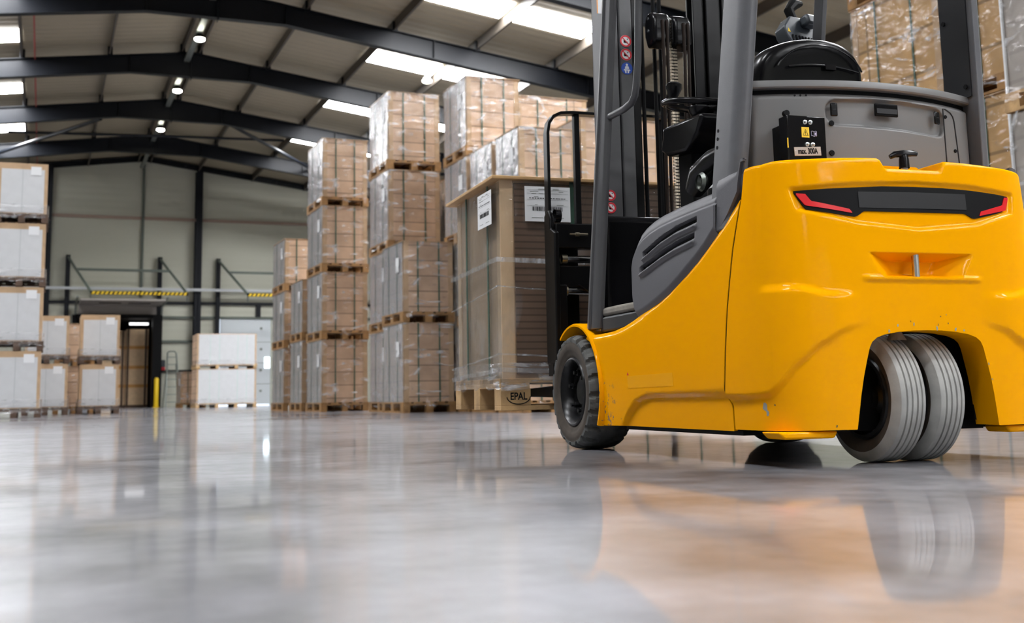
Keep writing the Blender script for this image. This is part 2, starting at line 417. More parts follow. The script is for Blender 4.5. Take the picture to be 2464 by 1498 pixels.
for d in PUR:
    for sg in (-1, 1):
        x = XR + sg * d; z = roof(x); b = MB()
        b.box(x - .012, x + .012, Y0, Y1 - .3, z - .26, z, 'purlin')
        b.box(x - .04, x + .012, Y0, Y1 - .3, z - .262, z - .25, 'purlin')
        for y in frames: b.box(x - .06, x + .06, y - .06, y + .06, HI(d) - .03, z - .05, 'steel')
        struct('purlin', b)
# roof lights
k = 0
for i, y in enumerate(frames + [40.06 + 5]):
    for sg in (-1, 1):
        yc = y - 5 + 2.84 if sg > 0 else y - 5 + 3.95
        if yc < Y0 + .6 or y > 45: continue
        for a, c in ((4.12, 6.02), (6.26, 8.08), (8.23, 10.13), (10.28, 12.2))[:2 if sg > 0 else 1]:
            k += 1; b = MB(); xa, xb = XR + sg * a, XR + sg * c
            b.prism([(xa, roof(xa) - .012), (xb, roof(xb) - .012), (xb, roof(xb) - .004), (xa, roof(xa) - .004)], 1, yc - .5, yc + .5, 'skylight')
            struct('window_%d' % k, b)
# wind bracing between the two last frames, tie and cable
for pts in ([(1.3, 35.2, 8.5), (-1.6, 39.9, 8.25), (-6.5, 39.9, 7.7)][:2], [(5.0, 35.2, 8.62), (8.6, 39.9, 8.3)], [(-7.5, 35.2, 7.5), (-1.8, 39.9, 8.2)], [(14.5, 35.2, 7.5), (8.8, 39.9, 8.25)]):
    struct('roof_brace', MB().tube(pts, .06, 'steel', 8))
struct('roof_tie', MB().tube([(-1.3, 38.5, 8.66), (3.3, 38.5, 8.84), (8.3, 38.5, 8.98)], .045, 'steel', 8))
struct('trim_1', MB().tube([(-.47, Y0, roof(-.47) - .3), (-.47, 44.8, roof(-.47) - .3)], .02, 'redline', 6))
b = MB(); b.box(XR - .18, XR - .04, Y0, 44.8, 8.96, 9.02, 'alu'); struct('trim_2', b)
# end wall steelwork
for x0, x1, zt in ((-.20, .09, 8.8), (5.18, 5.43, 8.95), (12.3, 12.55, 8.0), (-7.4, -7.15, 8.0)):
    b = MB(); xc = (x0 + x1) / 2
    b.box(xc - .01, xc + .01, 44.62, 45.04, 0, zt, 'steel')
    for y in (44.62, 45.02): b.box(x0, x1, y, y + .02, 0, zt, 'steel')
    struct('steel_column', b)
struct('trim_3', MB().tube([(3.28, 44.98, 9.2), (3.28, 44.98, 4.1)], .05, 'grn', 8))
struct('trim_4', MB().box(-6, 14, 45.0, 45.06, 7.02, 7.14, mat('red brown flashing', (.34, .25, .20), .6)))
struct('trim_5', MB().box(-6, 12.2, 44.5, 44.58, 4.30, 4.40, 'pvc'))
struct('trim_6', MB().box(-.1, 12.2, 44.94, 45.06, 3.83, 3.93, 'steel'))
struct('trim_7', MB().box(3.98, 12.2, 44.96, 45.06, 3.29, 3.38, 'grn'))
struct('trim_8', MB().box(3.98, 5.2, 44.96, 45.06, 2.39, 2.48, 'grn'))
struct('trim_9', MB().box(4.0, 5.2, 44.96, 45.06, 1.29, 1.37, 'steel'))
struct('trim_10', MB().box(7.55, 7.72, 44.9, 45.06, 3.38, 3.83, 'steel'))
b = MB(); b.box(3.72, 4.05, 44.7, 45.4, 0, 3.35, 'blackmat'); b.box(1.0, 4.05, 44.75, 45.4, 3.3, 3.42, 'blackmat'); b.box(.9, 1.05, 44.75, 45.4, 0, 3.4, 'blackmat')
struct('trim_11', b)
b = MB(); b.box(.6, 4.2, 45.32, 45.4, 0, 3.6, 'darkvoid')
# trailer box behind the dock opening
b = MB(); b.box(.8, .9, 45.4, 58, 0, 3.3, 'darkvoid'); b.box(4.05, 4.15, 45.4, 58, 0, 3.3, 'darkvoid'); b.box(.8, 4.15, 45.4, 58, 3.3, 3.4, 'darkvoid'); b.box(.8, 4.15, 57.9, 58, 0, 3.4, 'darkvoid')
struct('wall_dock', b)
# doors
r = thing('door_1', 'raised grey dock door', 'door'); r['kind'] = 'structure'
del r['category']; del r['label']
b = MB(); b.box(1.1, 3.95, 42.4, 44.9, 3.74, 3.80, 'doorgrey'); b.box(1.1, 3.95, 44.85, 44.95, 3.3, 3.8, 'doorgrey')
obj('door_panel', b, r)
for x in (1.75, 2.75): obj('pane', MB().box(x, x + .75, 43.3, 43.6, 3.725, 3.74, 'darkvoid'), r)
for x in (1.0, 4.02): obj('track', MB().tube([(x, 44.9, 2.2), (x, 44.9, 3.2), (x, 44.6, 3.7), (x, 42.4, 3.86)], .035, 'alu', 6), r)
r = thing('door_2', '', ''); r['kind'] = 'structure'; del r['category']; del r['label']
b = MB(); b.box(6.2, 8.12, 45.0, 45.06, .035, 3.33, 'doorw'); obj('door_leaf', b, r, bevel=.01)
for z in (.8, 1.6, 2.4): obj('seam', MB().box(6.2, 8.12, 44.995, 45.0, z, z + .015, 'grn'), r)
b = MB(); b.box(7.9, 8.1, 44.985, 45.0, 1.41, 1.83, 'win'); obj('pane', b, r, bevel=.004)
for z in (.5, 1.3, 2.1, 2.9): obj('hinge', MB().box(7.72, 7.8, 44.97, 45.0, z, z + .08, 'alu'), r)
# dock door guard frames: posts, struts, ties and a striped bar
def guard(xs, xe, label):
    g = thing('door_guard_frame', label, 'frame', (xs, 44.9, 0))
    for x in (xs, xe):
        obj('post', MB().box(x - xs - .08, x - xs + .08, -.08, .08, 2.7, 5.6, 'steel'), g, bevel=.01)
        obj('strut', MB().tube([(x - xs, -.05, 5.52), (x - xs + .75, -2.45, 4.02)], .045, 'grn', 8), g)
        obj('hanger', MB().tube([(x - xs + .75, -2.45, 4.02), (x - xs + .75, -2.4, 3.75)], .03, 'alu', 6), g)
    obj('tie_bar', MB().box(.28, xe - xs + .3, -.98, -.90, 4.93, 5.02, 'grn'), g)
    b = MB(); n = 22; W = xe - xs; b.box(.72, W + .78, -2.5, -2.46, 3.94, 4.06, 'ink')
    for i in range(n):
        a = .75 + W * i / n; p = [(a, 3.945), (a + W / n * .55, 3.945), (a + W / n * .95, 4.055), (a + W / n * .4, 4.055)]
        b.prism(p, 1, -2.51, -2.49, 'hazy')
    obj('striped_bar', b, g, label='yellow and black striped warning bar')
guard(.69, 3.93, 'dark door guard with striped yellow bar over the open dock door')
guard(6.08, 9.4, 'dark door guard with striped yellow bar over the closed white door')
t = thing('bollard', 'short yellow bollard beside the open dock door', 'bollard', (3.86, 44.4, 0))
obj('post', MB().lathe([(0, .085), (1.02, .085), (1.08, .05), (1.09, 0)], 'bollard', 'z', seg=16), t)
obj('foot_plate', MB().box(-.12, .12, -.12, .12, 0, .015, 'bollard'), t)
t = thing('control_box', 'small blue and red switch box on the wall by the dock opening', 'switch box', (4.12, 44.98, 1.36))
obj('housing', MB().box(-.08, .08, -.1, .07, .12, .38, 'slate'), t, bevel=.01)
obj('cover', MB().box(-.08, .08, -.1, .07, 0, .12, 'redp'), t, bevel=.01)
t = thing('step_ladder', 'grey step ladder leaning by the back wall', 'ladder', (4.4, 44.0, 0))
for x in (-.26, .26):
    obj('rail', MB().tube([(x, -.25, 0), (x * .6, .55, 1.98)], .03, 'alu', 8), t)
    obj('rail', MB().tube([(x, .85, 0), (x * .6, .6, 1.6)], .02, 'alu', 8), t)
for i in range(7):
    q = (i + .6) / 7.2; obj('rung', MB().box(-.26 + .1 * q, .26 - .1 * q, -.29 + .8 * q, -.2 + .8 * q, 1.98 * q, 1.98 * q + .03, 'alu'), t)
obj('handrail', MB().tube([(-.156, .55, 1.98), (-.1, .57, 2.05), (.1, .57, 2.05), (.156, .55, 1.98)], .025, 'alu', 8), t)

# high-bay lamps
def lamp(x, y, z, label):
    t = thing('ceiling_lamp', label, 'lamp', (x, y, z), 0, 'high bay lamps')
    obj('housing', MB().lathe([(.02, .13), (.06, .125), (.10, .07), (.16, .03), (.16, 0)], 'steel', 'z', seg=20), t)
    obj('lens', MB().lathe([(.02, .12), (-.02, .12), (-.045, .08), (-.05, 0)], 'lamp', 'z', seg=20), t)
    obj('stem', MB().tube([(0, 0, .15), (0, 0, roof(x) - z - .02)], .012, 'steel', 6), t)
lamp(XR - .08, 27.6, 8.84, 'glowing ridge lamp nearest the camera, between the first two roof beams')
lamp(XR - .08, 32.6, 8.84, 'glowing ridge lamp in the middle of three, under the ridge')
lamp(XR - .08, 37.6, 8.84, 'glowing ridge lamp farthest back, near the end gable')
lamp(8.95, 27.6, 8.3, 'glowing lamp beside the roof light above the tall carton stacks')

# ------------------------------------------------------------------ pallets and loads
def pallet_mb(w, d, mt='wood', long_x=False):
    """EUR style pallet; stringer boards run along y unless long_x"""
    b = MB(); X = None
    if long_x: w, d = d, w; X = Matrix.Rotation(pi / 2, 4, 'Z')
    for x in (-w / 2 + .05, 0, w / 2 - .05):
        b.box(x - .05, x + .05, -d / 2, d / 2, 0, .022, mt, X)
        for y in (-d / 2 + .07, 0, d / 2 - .07): b.box(x - .05, x + .05, y - .07, y + .07, .022, .1, mt, X)
    for y in (-d / 2 + .07, 0, d / 2 - .07): b.box(-w / 2, w / 2, y - .07, y + .07, .1, .122, mt, X)
    for x in lin(-w / 2 + .06, w / 2 - .06, 5): b.box(x - .06, x + .06, -d / 2, d / 2, .122, .144, mt, X)
    return b
def film_mb(w, d, z0, z1, mt, amp=.012, flare=0.0, rnd=0):
    b = MB(); rs = random.Random(rnd); per = []
    n = 14
    for i in range(n): per.append((-w / 2 + w * i / n, -d / 2, 0, -1))
    for i in range(n): per.append((w / 2, -d / 2 + d * i / n, 1, 0))
    for i in range(n): per.append((w / 2 - w * i / n, d / 2, 0, 1))
    for i in range(n): per.append((-w / 2, d / 2 - d * i / n, -1, 0))
    zs = lin(z0, z1, 13); vs = []
    for j, z in enumerate(zs):
        for i, (x, y, nx, ny) in enumerate(per):
            a = amp * rs.random() + .006 + (flare * rs.random() if j == 0 else 0)
            vs.append((x + nx * a, y + ny * a, z + (rs.random() - .5) * (.03 if j in (0,) else .0)))
    m = len(per)
    b.add(vs, [(j * m + i, j * m + (i + 1) % m, (j + 1) * m + (i + 1) % m, (j + 1) * m + i) for j in range(len(zs) - 1) for i in range(m)], mt)
    return b
def strap_mb(w, d, z0, z1, pos, along):
    """a flat band looped over the load"""
    b = MB(); t = .003
    if along == 'y': # visible on the front and back faces at x = pos
        P = [(pos, -d / 2 - t, z0), (pos, -d / 2 - t, z1 + t), (pos, d / 2 + t, z1 + t), (pos, d / 2 + t, z0)]; fl = ((1, 0, 0), .02, .004)
    else:
        P = [(-w / 2 - t, pos, z0), (-w / 2 - t, pos, z1 + t), (w / 2 + t, pos, z1 + t), (w / 2 + t, pos, z0)]; fl = ((0, 1, 0), .02, .004)
    for a, c in zip(P, P[1:]): b.tube([a, c], 0, 'band', flat=fl)
    return b
CACHE = {}
def proto(style, w, d, h):
    key = (style, round(w, 2), round(d, 2), round(h, 2))
    if key in CACHE: return CACHE[key]
    out = []; p = .144; i = .025          # goods stand a little inside the pallet edge
    gw, gd = w - 2 * i, d - 2 * i
    def part(n, mb, **k): out.append((n, mb.mesh(n), k))
    rs = len(CACHE)
    if style in ('brown', 'kraft'):
        part('pallet', pallet_mb(w, d, 'woodstack'))
        if style == 'brown': part('side_film', MB().box(-gw / 2 - .0085, -gw / 2 - .0075, -gd / 2 + .03, gd / 2, p, h - .016, 'sidefilm'))
        part('carton_block', MB().box(-gw / 2, gw / 2, -gd / 2, gd / 2, p, h - .014, 'carton' if style == 'brown' else 'kraft'))
        e = .07
        for sx in (-1, 1):
            for sy in (-1, 1):
                b = MB(); x, y = sx * gw / 2, sy * gd / 2
                b.box(min(x + sx * .005, x - sx * e), max(x + sx * .005, x - sx * e), min(y, y + sy * .005), max(y, y + sy * .005), p, h - .012, 'board')
                b.box(min(x, x + sx * .005), max(x, x + sx * .005), min(y + sy * .005, y - sy * e), max(y + sy * .005, y - sy * e), p, h - .012, 'board')
                part('edge_protector', b)
        part('top_sheet', MB().box(-w / 2 + .005, w / 2 - .005, -d / 2 + .005, d / 2 - .005, h - .014, h - .0065, 'board'))
        for q in (-.2, .2):
            part('strap', strap_mb(gw + .012, gd + .012, p - .03, h - .0065, q * w, 'y'))
            part('strap', strap_mb(gw + .012, gd + .012, p - .03, h - .0065, q * d, 'x'))
        part('stretch_film', film_mb(gw + .02, gd + .02, p - .075, h - .01, 'film', .012, .03, rs))
        if style == 'brown': part('label', MB().box(-gw / 2 - .022, -gw / 2 - .019, -gd / 2 + .16, -gd / 2 + .31, h * .62, h * .62 + .21, 'white'))
    elif style == 'grey':
        part('pallet', pallet_mb(w, d))
        part('carton_block', MB().box(-gw / 2, gw / 2, -gd / 2, gd / 2, p, h - .01, 'paper'))
        part('stretch_film', film_mb(gw + .015, gd + .015, p - .06, h - .005, 'film', .016, .05, rs))
        for sy in (-1, 1):
            b = MB(); b.tube([(-gw / 2 - .012, sy * gd / 2, p), (-gw / 2 - .012, sy * gd / 2, h - .01)], .014, 'white', 6); part('edge_protector', b)
        part('label', MB().box(-gw / 2 - .03, -gw / 2 - .026, 0, .2, h * .72, h * .72 + .16, 'white'))
    elif style == 'white':
        part('pallet', pallet_mb(w, d, 'wooddark'))
        part('carton_block', MB().box(-gw / 2, gw / 2, -gd / 2, gd / 2, p, h - .01, 'board'))
        part('cover_sheet', MB().box(-gw / 2 + .05, gw / 2 - .05, -gd / 2 - .006, -gd / 2, p + .02, h - .11, 'sheet'))
        part('film_edge', film_mb(gw + .02, gd + .02, p - .07, p + .15, 'filmskirt', .02, .04, rs))
        part('label', MB().box(gw / 2 - .26, gw / 2 - .1, -gd / 2 - .012, -gd / 2 - .007, h - .2, h - .06, 'white'))
        part('strap', MB().box(-.012, .004, -gd / 2 - .009, -gd / 2 - .0065, p + .02, h - .11, 'pvc'))
    elif style == 'long':
        b = MB()
        for x in lin(-w / 2 + .06, w / 2 - .06, 4): b.box(x - .05, x + .05, -d / 2, d / 2, 0, .1, 'wood')
        b.box(-w / 2, w / 2, -d / 2, d / 2, .1, .13, 'wood'); part('pallet', b)
        part('carton_block', MB().box(-gw / 2, gw / 2, -gd / 2, gd / 2, .13, h - .01, 'carton'))
        for sx in (-1, 1): part('edge_protector', MB().box(min(sx * gw / 2, sx * gw / 2 - sx * .05), max(sx * gw / 2, sx * gw / 2 - sx * .05), -gd / 2 - .006, -gd / 2 - .001, .13, h - .01, 'board'))
        part('cover_sheet', MB().box(-gw / 2 + .05, gw / 2 - .05, -gd / 2 - .012, -gd / 2 - .006, .13, h - .03, 'sheet'))
        for x in (-.55, -.25, .35, .65): part('strap', MB().box(x * w / 2 - .01, x * w / 2 + .01, -gd / 2 - .015, -gd / 2 - .012, .13, h - .03, mat('mint strap', (.5, .62, .58), .5)))
        part('film_edge', film_mb(gw + .03, gd + .03, .07, .27, 'filmskirt', .02, .04, rs))
    CACHE[key] = out
    return out
def load(style, x0, x1, y0, y1, z0, h, label, group):
    w, d = x1 - x0, y1 - y0
    t = thing('pallet_load', label, 'pallet load', ((x0 + x1) / 2, (y0 + y1) / 2, z0), 0, group)
    for n, me, k in proto(style, w, d, h): link(n, me, t)
    return t
ORD = {1: ('single',), 2: ('bottom', 'top'), 3: ('bottom', 'middle', 'top'), 4: ('bottom', 'second', 'third', 'top'), 5: ('bottom', 'second', 'third', 'fourth', 'top')}
def stack(style, x0, x1, y0, y1, zs, goods, where, group):
    n = len(zs) - 1
    for i in range(n):
        load(style, x0, x1, y0, y1, zs[i], zs[i + 1] - zs[i], '%s load of %s, %s' % (ORD[n][i], goods, where), group)
BR = 'film-wrapped brown cartons'
stack('brown', 4.14, 4.94, 21.6, 22.8, (0, 1.17, 2.24, 3.24), BR, 'stack nearest the end wall', 'brown carton loads')
stack('brown', 4.20, 5.00, 20.25, 21.3, (0, 1.24, 2.33), BR, 'low stack left of the slim tall one', 'brown carton loads')
stack('brown', 4.25, 5.06, 18.9, 20.1, (0, 1.19, 2.32, 3.45, 4.61), BR, 'slim tall stack left of the highest', 'brown carton loads')
stack('brown', 5.72, 6.4, 16.6, 17.7, (0, 1.21, 2.42, 3.6), BR, 'stack in the dark gap right of the highest', 'brown carton loads')
stack('brown', 4.74, 5.60, 16.6, 17.7, (0, 1.21, 2.42, 3.66, 4.88), BR, 'highest stack behind the two-load stack', 'brown carton loads')
stack('brown', 4.56, 5.33, 15.25, 16.3, (0, 1.24, 2.38), BR, 'two-load stack beside the raised load', 'brown carton loads')
stack('brown', 5.36, 6.2, 14.8, 15.8, (0, 1.18, 2.36, 3.54, 4.7), BR, 'stack towering behind the raised load', 'brown carton loads')
stack('brown', 5.36, 6.2, 13.82, 14.7, (0, 1.18, 2.36, 3.54), BR, 'middle stack behind the raised load', 'brown carton loads')
stack('brown', 5.36, 6.2, 12.9, 13.72, (0, 1.18, 2.36, 3.54), BR, 'stack straight behind the load backrest', 'brown carton loads')
stack('brown', 6.5, 7.72, 15.7, 16.5, (0, 1.18, 2.36, 3.54, 4.74), BR, 'wide stack rearmost behind the backrest', 'brown carton loads')
stack('brown', 6.26, 7.46, 13.0, 13.8, (0, 1.24, 2.48, 3.76), BR, 'stack seen behind the mast hoses', 'brown carton loads')
stack('brown', 7.52, 8.72, 13.0, 13.8, (0, 1.24, 2.48, 3.6), BR, 'stack seen below the steering wheel', 'brown carton loads')
KR = 'orange-brown cartons'
stack('kraft', 7.2, 8.0, 7.62, 8.82, (0, 1.32, 2.62, 3.88, 5.1), KR, 'stack behind the driver seat', 'kraft carton loads')
stack('kraft', 7.2, 8.0, 6.35, 7.55, (0, 1.32, 2.62, 3.88, 5.1), KR, 'stack right of the rear guard post', 'kraft carton loads')
stack('grey', 6.5, 7.3, 5.0, 6.28, (0, 1.12, 2.2, 3.42), 'grey wrapped goods', 'stack at the right picture edge', 'grey wrapped loads')
WH = 'white-faced goods'
stack('white', -.82, -.02, 20.08, 21.2, (0, 1.07, 2.1, 3.14, 4.13), WH, 'tall stack at the left picture edge', 'white faced loads')
stack('white', -.36, .45, 23.4, 24.5, (0, .97, 1.87), WH, 'stack next to the tall white one', 'white faced loads')
stack('white', .62, 1.39, 23.9, 25.0, (0, .97, 1.93), WH, 'stack nearest the dock opening', 'white faced loads')
stack('brown', .2, 1.0, 25.6, 26.8, (0, .98, 1.86), 'brown cartons', 'stack in the gap between white stacks', 'brown carton loads')
stack('long', 4.27, 6.1, 36.0, 37.3, (0, 1.17, 2.24), 'long white goods', 'stack before the white door', 'long white loads')
stack('brown', 3.98, 4.78, 37.6, 38.8, (0, 1.13), BR, 'left of the long white stack', 'brown carton loads')
# crates standing in the dock
def crate(x0, x1, y, h, label):
    t = thing('crate', label, 'crate', ((x0 + x1) / 2, y + .5, 0), 0, 'crates in the dock'); w = (x1 - x0) / 2
    obj('board_wall', MB().box(-w, w, -.5, .5, .1, h, 'tan'), t)
    for z in (.75, 1.45, 2.2): obj('batten', MB().box(-w, w, -.53, -.5, z, z + .12, 'slat'), t)
    for x in (-w + .03, w - .13): obj('post', MB().box(x, x + .08, -.55, -.53, .1, h, 'wooddark'), t)
    obj('pallet', MB().box(-w, w, -.5, .5, 0, .1, 'wooddark'), t)
crate(1.75, 2.85, 46.2, 2.9, 'tan boarded crate on the left inside the open dock')
crate(2.87, 3.68, 46.1, 2.95, 'tan boarded crate on the right inside the open dock')
t = thing('dock_lamp', 'bright lamp under the dark dock roof', 'lamp', (3.3, 45.9, 3.1))
obj('lens', MB().box(-.35, .35, -.03, .03, 0, .09, 'docklamp'), t, bevel=.02); obj('housing', MB().box(-.37, .37, -.04, .04, .09, .15, 'steel'), t)


# ------------------------------------------------------------------ the raised load on the forks
TLOC, TRZ = Vector((2.4007, 2.8590, 0)), -.0718
TM = Matrix.Translation(TLOC) @ Matrix.Rotation(TRZ, 4, 'Z')
lp = TM @ Vector((-.02, 2.39, .150))
L_ = thing('pallet_load', 'raised carton load with white labels, carried on the forklift forks', 'pallet load', lp, TRZ)
b = MB(); w, d = 1.2, .78
for x in (-w / 2 + .07, 0, w / 2 - .07): b.box(x - .07, x + .07, -d / 2, d / 2, .1, .122, 'wood')
pal = obj('pallet', b, L_, bevel=.002)
for y in (-d / 2 + .05, 0, d / 2 - .05):
    obj('bottom_board', MB().box(-w / 2, w / 2, y - .05, y + .05, 0, .022, 'wood'), pal, bevel=.002)
    for x in (-w / 2 + .072, 0, w / 2 - .072):
        obj('block', MB().box(x - .072, x + .072, y - .05, y + .05, .022, .1, 'wood'), pal, bevel=.002)
for y in lin(-d / 2 + .06, d / 2 - .06, 5): obj('deck_board', MB().box(-w / 2, w / 2, y - .055, y + .055, .122, .144, 'wood'), pal, bevel=.002)
FACE = Matrix.Rotation(pi / 2, 4, 'X')          # text lies in the xz plane and faces -y
text_mesh('brand_stamp', 'EPAL', .046, .0004, 'ink', Matrix.Translation((-.515, -d / 2 - .001, .062)) @ FACE, pal, .82, .0012)
b = MB(); b.tube([(-.515 + .056 * cos(a), -d / 2 - .0008, .062 + .034 * sin(a)) for a in lin(pi * 1.02, 2 * pi - .02, 18)], .0022, 'ink', 6)
obj('stamp_oval', b, pal)
gw, gd, z0, z1 = 1.155, .74, .144, 1.065
obj('carton_block', MB().box(-gw / 2, gw / 2, -gd / 2, gd / 2, z0, z1, 'board'), L_)
for x0, x1 in ((-.515, -.005), (.005, gw / 2 - .04)):
    obj('board_stack', MB().box(x0, x1, -gd / 2 - .012, -gd / 2, z0 + .02, z1 - .012, 'corrug'), L_)
for sx in (-1, 1):
    for sy in (-1, 1):
        b = MB(); x, y = sx * gw / 2, sy * gd / 2; q = .006; e = .055
        b.box(min(x, x + sx * q), max(x, x + sx * q), min(y + sy * q, y - sy * e), max(y + sy * q, y - sy * e), z0, z1, 'tan')
        b.box(min(x, x - sx * e), max(x, x - sx * e), min(y, y + sy * q), max(y, y + sy * q), z0, z1, 'tan')
        obj('edge_protector', b, L_)
obj('lid', MB().box(-.63, .61, -.41, .44, z1, z1 + .016, 'lidboard'), L_, bevel=.003)
for q in (-.19, .18): obj('strap', strap_mb(gw + .02, gd + .03, .12, z1 + .018, q, 'x'), L_)
for q in (-.23, .25): obj('strap', strap_mb(gw + .02, gd + .03, .12, z1 + .018, q, 'y'), L_)
obj('stretch_film', film_mb(gw + .03, gd + .04, .10, z1 - .004, 'filmnear', .007, .02, 5), L_)
def fold(z, dz, wd, k):
    rs = random.Random(k); P = []
    X, Y = gw / 2 + .034, gd / 2 + .038
    for i in range(9): P.append((-X - .002 * rs.random(), Y - 2 * Y * i / 8, z + dz * i / 8 + .006 * rs.random()))
    for i in range(1, 9): P.append((-X + 2 * X * i / 8, -Y - .002 * rs.random(), z + dz - dz * .9 * i / 8 + .006 * rs.random()))
    b = MB()
    for p, q in zip(P, P[1:]): b.tube([p, q], 0, 'filmstrand', flat=((0, 0, 1), wd, .004))
    obj('film_fold', b, L_)
obj('side_film', MB().box(-gw / 2 - .0085, -gw / 2 - .0075, -gd / 2, gd / 2, z0, z1 - .005, 'sidefilmnear'), L_)
obj('film_skirt', film_mb(gw + .035, gd + .045, .098, .215, 'filmskirt', .006, .003, 8), L_)
fold(.50, .06, .006, 1); fold(.665, .02, .022, 2); fold(.20, .05, .008, 3); fold(.15, .03, .02, 4)
def ship_label(parent, mp, w, h, mir=False):
    """paper label with rules, text-like bars and a bar code; mp(u, v, t) maps to the face"""
    def rect(b, u0, u1, v0, v1, t, mt):
        vs = [mp(u, v, q) for q in (0.0005 if t else 0, t if t else .001) for v in (v0, v1) for u in (u0, u1)]
        b.add(vs, [(0, 2, 3, 1), (4, 5, 7, 6), (0, 1, 5, 4), (2, 6, 7, 3), (0, 4, 6, 2), (1, 3, 7, 5)], mt)
    b = MB(); rect(b, 0, w, 0, h, 0, 'white'); lab = obj('label', b, parent)
    b = MB(); rs = random.Random(3); t = .0016
    for v in (.9, .80, .62, .44): rect(b, .05 * w, .95 * w, v * h, v * h + .004 * h, t, 'alu')
    for v, u0, u1 in ((.92, .3, .45), (.92, .62, .75), (.85, .12, .3), (.85, .75, .85), (.78, .15, .25), (.785, .31, .4), (.70, .2, .3), (.47, .22, .28), (.47, .7, .85), (.1, .15, .4), (.1, .6, .85)):
        rect(b, u0 * w, u1 * w, v * h, (v + .014) * h, t, 'alu')
    for i in range(14): rect(b, (.1 + .058 * i) * w, (.1 + .058 * i + .03 + .02 * rs.random()) * w, .655 * h, .675 * h, t, 'ink')
    u = .17
    while u < .83:
        q = .006 + .014 * rs.random(); rect(b, u * w, (u + q) * w, .30 * h, .42 * h, t, 'ink'); u += q + .006 + .012 * rs.random()
    obj('print', b, lab)
ship_label(L_, lambda u, v, t: (-.475 + u, -gd / 2 - .045 - t, .868 + v), .226, .165)
ship_label(L_, lambda u, v, t: (-gw / 2 - .036 - t, -.11 - u, .862 + v), .226, .165)

# ------------------------------------------------------------------ the forklift
T = thing('forklift', 'yellow and grey electric forklift with twin grey rear tyres', 'forklift', TLOC, TRZ)
# --- counterweight: one curved shell, with wheel arch, light bay, pin pocket and tow notch
NE, CA, CYC, CB = 4.5, .5, .13, .33
def ysm(z): return interp([(.10, .106), (.177, .102), (.2, .126), (.233, .12), (.456, .074), (.64, .026), (.783, -.025), (.875, -.04)], z)
def plan(th):
    return -CA * max(cos(th), 0) ** (2 / NE), CYC - CB * sin(th) ** (2 / NE)
ARCH = [(-.245, .106), (-.238, .15), (-.230, .2), (-.220, .25), (-.207, .30), (-.197, .335), (-.188, .352), (-.172, .364), (-.145, .373), (-.10, .380), (-.05, .384), (0, .385)]
ARCH = ARCH + [(-x, z) for x, z in ARCH[-2::-1]]
def cw_bot(x): return interp(ARCH, x) if abs(x) < .245 else .105
def cw_top(x):
    a = abs(x); z = .896 - .012 * ss(.1, .46, a) - .008 * ss(.44, .5, a)
    return z - .030 * (1 - ss(.094, .118, a))
LIGHT = [(-.393, .790), (-.376, .736), (-.2, .702), (0, .688), (.2, .706), (.345, .744), (.356, .797), (.18, .812), (0, .816), (-.2, .806)]
def inside_d(poly, x, z):
    """signed distance to a polygon, positive inside"""
    dm = 1e9; ins = False; n = len(poly)
    for i in range(n):
        (x0, z0), (x1, z1) = poly[i], poly[(i + 1) % n]
        dx, dz = x1 - x0, z1 - z0; t = max(0, min(1, ((x - x0) * dx + (z - z0) * dz) / (dx * dx + dz * dz)))
        dm = min(dm, (x - x0 - t * dx) ** 2 + (z - z0 - t * dz) ** 2)
        if (z0 > z) != (z1 > z) and x < x0 + (z - z0) / (z1 - z0) * dx: ins = not ins
    dm = sqrt(dm); return dm if ins else -dm
LIGHT_B = [(p[0] * 1.04, .75 + (p[1] - .75) * 1.10 + .002) for p in LIGHT]
def pocket(x, z):
    if not (.53 < z < .62): return 0
    xl, xr = interp([(.54, -.14), (.605, -.178)], z), interp([(.54, .14), (.605, .178)], z)
    q = min((z - .539) / .014, (.612 - z) / .020, (x - xl) / .085, (xr - x) / .085)
    return .06 * max(0, min(1, q))
def cw_disp(x, z, side):
    d = -.016 * ((z - .48) / .42) ** 2
    if not side:
        d -= .012 * ss(-.007, .006, inside_d(LIGHT_B, x, z)) + pocket(x, z)
        # lip under the pocket
        d += .007 * ss(.215, .185, abs(x)) * ss(.522, .534, z) * ss(.548, .538, z)
    a = abs(x)
    d += .012 * ss(.505, .475, z - .02 * ss(.30, .42, a)) * ss(.20, .30, a) * ss(.492, .462, a)       # the lower part stands out around the wheel
    zc = interp([(0, .47), (.24, .40), (.28, .39), (.36, .345), (.42, .29), (.455, .235), (.475, .212), (.5, .205)], a)
    d -= .014 * ss(zc + .006, zc - .016, z) * ss(.17, .33, a)
    return d
def cw_point(th, sgn, z, back=0.0):
    x, y = plan(th); side = y > -.10
    nx = -(abs(x) / CA) ** (NE - 1) / CA; ny = -((CYC - y) / CB) ** (NE - 1) / CB if y < CYC else 0
    l = sqrt(nx * nx + ny * ny); nx, ny = nx / l, ny / l
    if y > -.10:
        q = (y + .10) / .23; y = -.10 + q * (ysm(z) + .10)
    x_ = sgn * x
    dd = cw_disp(x_, z, y > -.1) - back
    return (sgn * (x + nx * dd), y + ny * dd, z)
def th_of(x): return math.acos(min(1, (abs(x) / CA) ** (NE / 2)))
xs = sorted(set([p[0] for p in ARCH] + [round(i * .0075 - .42, 5) for i in range(113)]))
cols = [(t, 1) for t in lin(0.0, th_of(.42), 34)[:-1]] + [(th_of(x), 1 if x <= 0 else -1) for x in xs] + [(t, -1) for t in lin(0.0, th_of(.42), 34)[:-1][::-1]]
b = MB(); vs = []; NR = 110; rows = 0
ct = []; ZR = lin(.42, .522, 26) + lin(.524, .618, 60) + lin(.622, .80, 46)
